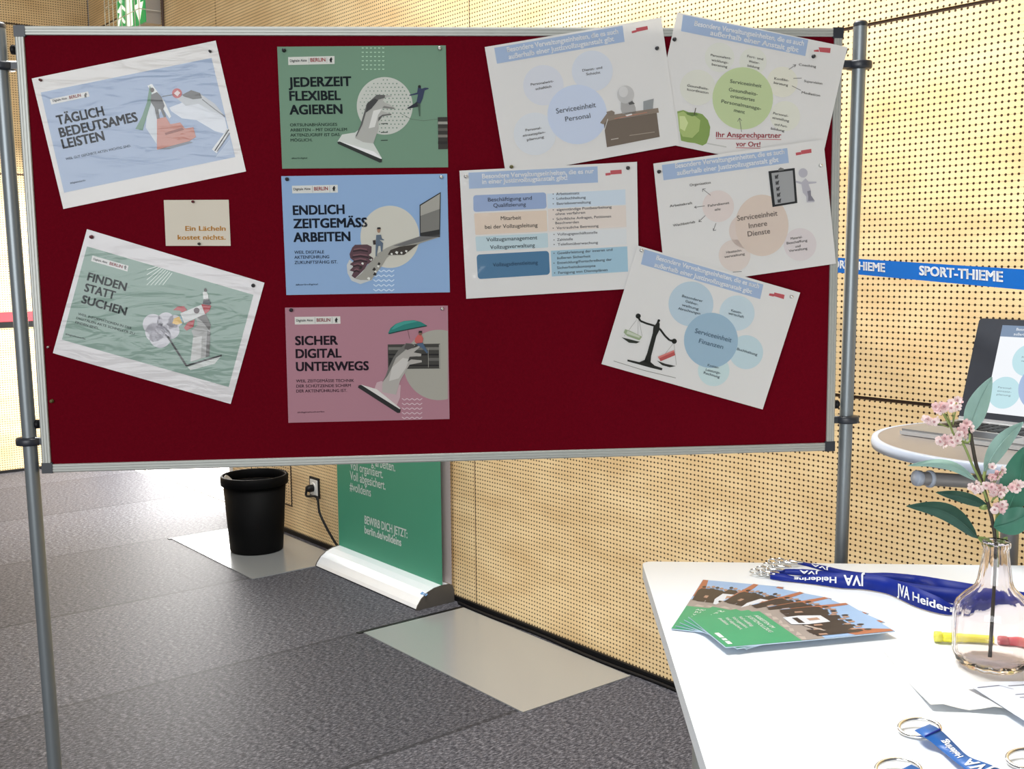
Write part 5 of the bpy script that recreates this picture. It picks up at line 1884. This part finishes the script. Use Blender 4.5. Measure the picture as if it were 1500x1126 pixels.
for lab, a, b, c in (('yellow felt pen lying behind the glass vase', (1367, 940), (1455, 946), (0.86, 0.80, 0.06)), ('red felt pen lying behind the glass vase, its end at the right edge', (1462, 947), (1560, 952), (0.62, 0.06, 0.08))):
    pa, pb = zp(*a, T) + ZZ * 0.0085, zp(*b, T) + ZZ * 0.0085
    dd = (pb - pa) / np.linalg.norm(pb - pa)
    L = np.linalg.norm(pb - pa)
    t = thing('felt_pen', pa - ZZ * 0.0075, lab, 'pen', 'felt pens behind the vase')
    m__ = mat('pen_%02d' % int(c[1] * 100), c, 0.4, noise_amt=0.05)
    mb = MB()
    mb.lathe(pa + dd * 0.012, [(0.0, 0), (0.0066, 0.0004), (0.007, 0.003), (0.007, L - 0.012)], m__, 16, axis=dd)
    mb.build('barrel', t)
    mb = MB()
    mb.lathe(pa, [(0.0, 0.0), (0.0072, 0.001), (0.0078, 0.004), (0.0078, 0.011), (0.006, 0.0119)], mat('pen_cap_%02d' % int(c[1] * 100), tuple(min(1, x * 0.8 + 0.05) for x in c), 0.4), 16, axis=dd)
    mb.build('cap', t)

# ------------------------------------------------------------------ vase with an artificial flowering branch
GL = bpy.data.materials.new('pale_rose_glass')
GL.use_nodes = True
p = GL.node_tree.nodes['Principled BSDF']
p.inputs['Base Color'].default_value = (0.97, 0.93, 0.94, 1)
p.inputs['Transmission Weight'].default_value = 1.0
p.inputs['Roughness'].default_value = 0.03
p.inputs['IOR'].default_value = 1.33
VC = zp(1452, 976, T)
VC[2] = T + 0.0015
vd = np.linalg.norm((VC - EYE) @ FW)
ppm = F / ((VC - EYE) @ FW)
VR = 54.5 / ppm                                       # body radius
VH = 187 / ppm
k_ = VH / 0.162
prof_o = [(0.0, 0.0), (0.032, 0.0), (0.040, 0.002), (0.0470, 0.010), (0.0495, 0.020), (0.0500, 0.040), (0.0500, 0.066), (0.0492, 0.075), (0.0460, 0.083), (0.038, 0.091), (0.029, 0.0985), (0.0235, 0.105), (0.0212, 0.112),
          (0.0185, 0.130), (0.0160, 0.147), (0.0158, 0.152), (0.0178, 0.1545), (0.0180, 0.159), (0.0165, 0.162)]
sc_r = VR / 0.05
prof_o = [(r * sc_r, z * k_) for r, z in prof_o]
wall = 0.0020
prof_i = [(max(0.0, r - wall), z) for r, z in prof_o[::-1] if z > 0.008 * k_]
prof_i = prof_i + [(0.03 * sc_r, 0.0075 * k_), (0.0, 0.007 * k_)]
mb = MB()
mb.lathe(VC, prof_o + prof_i, GL, 60, rib=0.024, ribn=14, cap0=False, cap1=False)
o = mb.build('glass_vase', origin=VC)
tag(o, 'small ribbed clear glass bottle vase on the white table holding a flowering branch', 'vase')

DV = (VC - EYE) @ FW                                  # distance of the branch


def q3(x, y, back=0.0):
    return dp(x, y, DV + back)


t = thing('flower_branch', q3(1456, 880), 'artificial branch with pink blossoms and green leaves standing in the glass vase', 'flower')
STEM = mat('dark_brown_stem', (0.035, 0.028, 0.018), 0.6, noise_amt=0.2)
STEMG = mat('green_stem', (0.20, 0.26, 0.08), 0.55, noise_amt=0.15)


def sm_path(pts, sub=5):
    return smooth_cols([tuple(p) for p in pts], sub)


for pts, r, m__ in (
        ([q3(1450, 962, -.004), q3(1455, 880), q3(1458, 805), q3(1455, 770), q3(1448, 740), q3(1438, 705), q3(1430, 680), q3(1425, 655, -.004), q3(1421, 630, -.006)], 0.0026, STEM),
        ([q3(1448, 738), q3(1436, 705, -.008), q3(1424, 680, -.014), q3(1412, 652, -.02), q3(1400, 640, -.022)], 0.0017, STEMG),
        ([q3(1462, 830, .004), q3(1461, 790, .004), q3(1460, 760, .004), q3(1466, 735, .003), q3(1475, 718, .002), q3(1487, 712, .002)], 0.0022, STEMG),
        ([q3(1440, 705), q3(1443, 690, .004), q3(1446, 676, .006)], 0.0022, STEMG),
        ([q3(1421, 634, -.006), q3(1418, 648, -.010), q3(1400, 640, -.014), q3(1392, 624, -.016), q3(1382, 606, -.018)], 0.0015, STEMG)):
    mb = MB()
    mb.tube(sm_path(pts), r, m__, 8)
    mb.build('stem', t)


def leaf_mat(nm, c):
    m = mat(nm, c, 0.5, spec=0.4, trans=0.25, noise_amt=0.22, nscale=60)
    return m


LT, LD_, LMID = leaf_mat('pale_teal_leaf', (0.30, 0.47, 0.42)), leaf_mat('dark_green_leaf', (0.035, 0.10, 0.075)), leaf_mat('mid_green_leaf', (0.06, 0.22, 0.15))
LLIGHT = leaf_mat('light_green_leaf', (0.30, 0.40, 0.14))


def leaf(base, tip, wd, m__, back0=0.0, back1=0.0, curl=0.0, bend=(0, 0), fold=0.25, prof=None):
    """blade from base to tip (pixels on the branch's plane), wd = greatest half width in pixels"""
    b, e = np.array(base, float), np.array(tip, float)
    ax = e - b
    L = np.linalg.norm(ax)
    ax /= L
    nr = np.array([-ax[1], ax[0]])
    n, mcol = 14, 6
    V, Fc = [], []
    for i in range(n + 1):
        q = i / n
        wv = wd * (math.sin(math.pi * min(1, q ** 0.85)) ** 0.75 if prof is None else prof(q)) * (1 if 0 < i < n else 0.05)
        wv = max(wv, wd * 0.05)
        c = b + ax * L * q + np.array(bend) * math.sin(math.pi * q)
        for j in range(mcol + 1):
            f = (j / mcol - 0.5) * 2
            p = c + nr * wv * f
            bk = back0 + (back1 - back0) * q + fold * abs(f) * wv / ppm + curl * math.sin(math.pi * q) + 0.0015 * math.sin(q * 9 + f * 2)
            V.append(q3(p[0], p[1], bk))
    for i in range(n):
        for j in range(mcol):
            k = i * (mcol + 1) + j
            Fc.append((k, k + 1, k + mcol + 2, k + mcol + 1))
    mb = MB()
    mb.add(V, Fc, m__, True)
    mb.add([np.array(v) + FW * 0.0005 for v in V], [f[::-1] for f in Fc], m__, True)
    o = mb.build('leaf', t)
    mb = MB()
    rib_ = [np.array(V[i * (mcol + 1) + mcol // 2]) - FW * 0.0004 for i in range(n + 1)]
    mb.tube(rib_, [0.0011 - 0.0008 * i / n for i in range(n + 1)], m__, 6)
    mb.build('midrib', o)
    return o


leaf((1419, 634), (1453, 552), 16, LT, 0, -0.02, bend=(-4, 2))
leaf((1442, 690), (1499, 618), 13, LT, 0.0, 0.012, bend=(-4, -4))
leaf((1474, 752), (1500, 655), 27, LMID, 0.01, 0.03, bend=(6, 0))
leaf((1430, 704), (1330, 682), 7, LT, 0.0, 0.01, bend=(6, -13), fold=0.8)
leaf((1448, 742), (1371, 721), 8.5, LD_, 0.0, 0.0, bend=(2, -3), fold=0.6)
leaf((1432, 788), (1328, 741), 13, LD_, -0.01, -0.02, bend=(8, -14), fold=0.5)
leaf((1456, 772), (1512, 748), 20, LMID, -0.012, -0.03, bend=(4, 2))
leaf((1456, 800), (1432, 786), 6, LLIGHT, 0.0, -0.006)
leaf((1461, 802), (1476, 786), 5, LLIGHT, 0.0, -0.006)
leaf((1449, 742), (1434, 744), 4, LLIGHT, 0, -.004)

PINK = mat('pink_petal', (0.82, 0.57, 0.58), 0.55, trans=0.2, noise_amt=0.14, nscale=90)
PINKP = mat('pale_pink_petal', (0.86, 0.72, 0.71), 0.55, trans=0.2, noise_amt=0.08, nscale=90)
PINKD = mat('dusky_bud', (0.46, 0.24, 0.25), 0.6, noise_amt=0.2, nscale=90)
rf = random.Random(7)


def blossom(cx, cy, rad, nfl, back=-0.02, stalk=None):
    mb = MB()
    C0 = q3(cx, cy, back)
    for i in range(nfl):
        a = rf.uniform(0, 2 * math.pi)
        rr = rad * math.sqrt(rf.random())
        x, y = cx + rr * math.cos(a), cy + rr * math.sin(a) * 0.85
        c = q3(x, y, back + rf.uniform(-0.007, 0.006))
        # five cupped petals around a bud
        ph = rf.uniform(0, 6)
        m__ = rf.choice([PINK, PINKP, PINKP])
        out = (c - C0)
        out = out / (np.linalg.norm(out) + 1e-9) * 0.6 + np.array([rf.uniform(-.3, .3), -0.9, rf.uniform(-.1, .6)])
        out /= np.linalg.norm(out)
        sd = np.cross(out, np.array([0.2, 0.3, 1.0]))
        sd /= np.linalg.norm(sd)
        td = np.cross(out, sd)
        pr = 5.3 / ppm
        for k in range(5):
            aa = ph + k * 1.2566
            d1_ = sd * math.cos(aa) + td * math.sin(aa)
            d2_ = -sd * math.sin(aa) + td * math.cos(aa)
            V = []
            for s_, w_, h_ in ((0.1, 0.15, 0.0), (0.5, 0.45, 0.18), (0.9, 0.5, 0.42), (1.15, 0.22, 0.60)):
                V += [c + (d1_ * s_ - d2_ * w_ + out * h_) * pr, c + (d1_ * s_ + out * (h_ - 0.12)) * pr, c + (d1_ * s_ + d2_ * w_ + out * h_) * pr]
            Fc = []
            for q in range(3):
                Fc += [(q * 3, q * 3 + 1, q * 3 + 4, q * 3 + 3), (q * 3 + 1, q * 3 + 2, q * 3 + 5, q * 3 + 4)]
            mb.add(V, Fc, m__, True)
        mb.ball(c + out * pr * 0.15, pr * 0.32, PINKD, 8, m_=5)
        if stalk is not None and i % 3 == 0:
            mb.tube([q3(*stalk, back + 0.004), c - out * pr * 0.2], 0.0007, STEMG, 5)
    mb.build('blossom_cluster', t)


blossom(1379, 598, 11, 9, -0.018, (1394, 625))
blossom(1400, 593, 9, 7, -0.018, (1396, 622))
blossom(1363, 614, 9, 7, -0.018, (1390, 626))
blossom(1415, 624, 9, 7, -0.02, (1414, 648))
blossom(1404, 634, 9, 7, -0.022, (1408, 650))
blossom(1383, 645, 9, 7, -0.022, (1404, 652))
blossom(1396, 646, 7, 4, -0.022, (1408, 652))
blossom(1458, 692, 11, 9, -0.012, (1450, 720))
blossom(1428, 714, 9, 7, -0.012, (1440, 722))
blossom(1452, 712, 9, 7, -0.014, (1450, 725))
blossom(1462, 722, 10, 8, -0.014, (1452, 735))
blossom(1464, 742, 9, 8, -0.012, (1460, 758))
blossom(1489, 713, 8, 8, -0.010, (1478, 716))
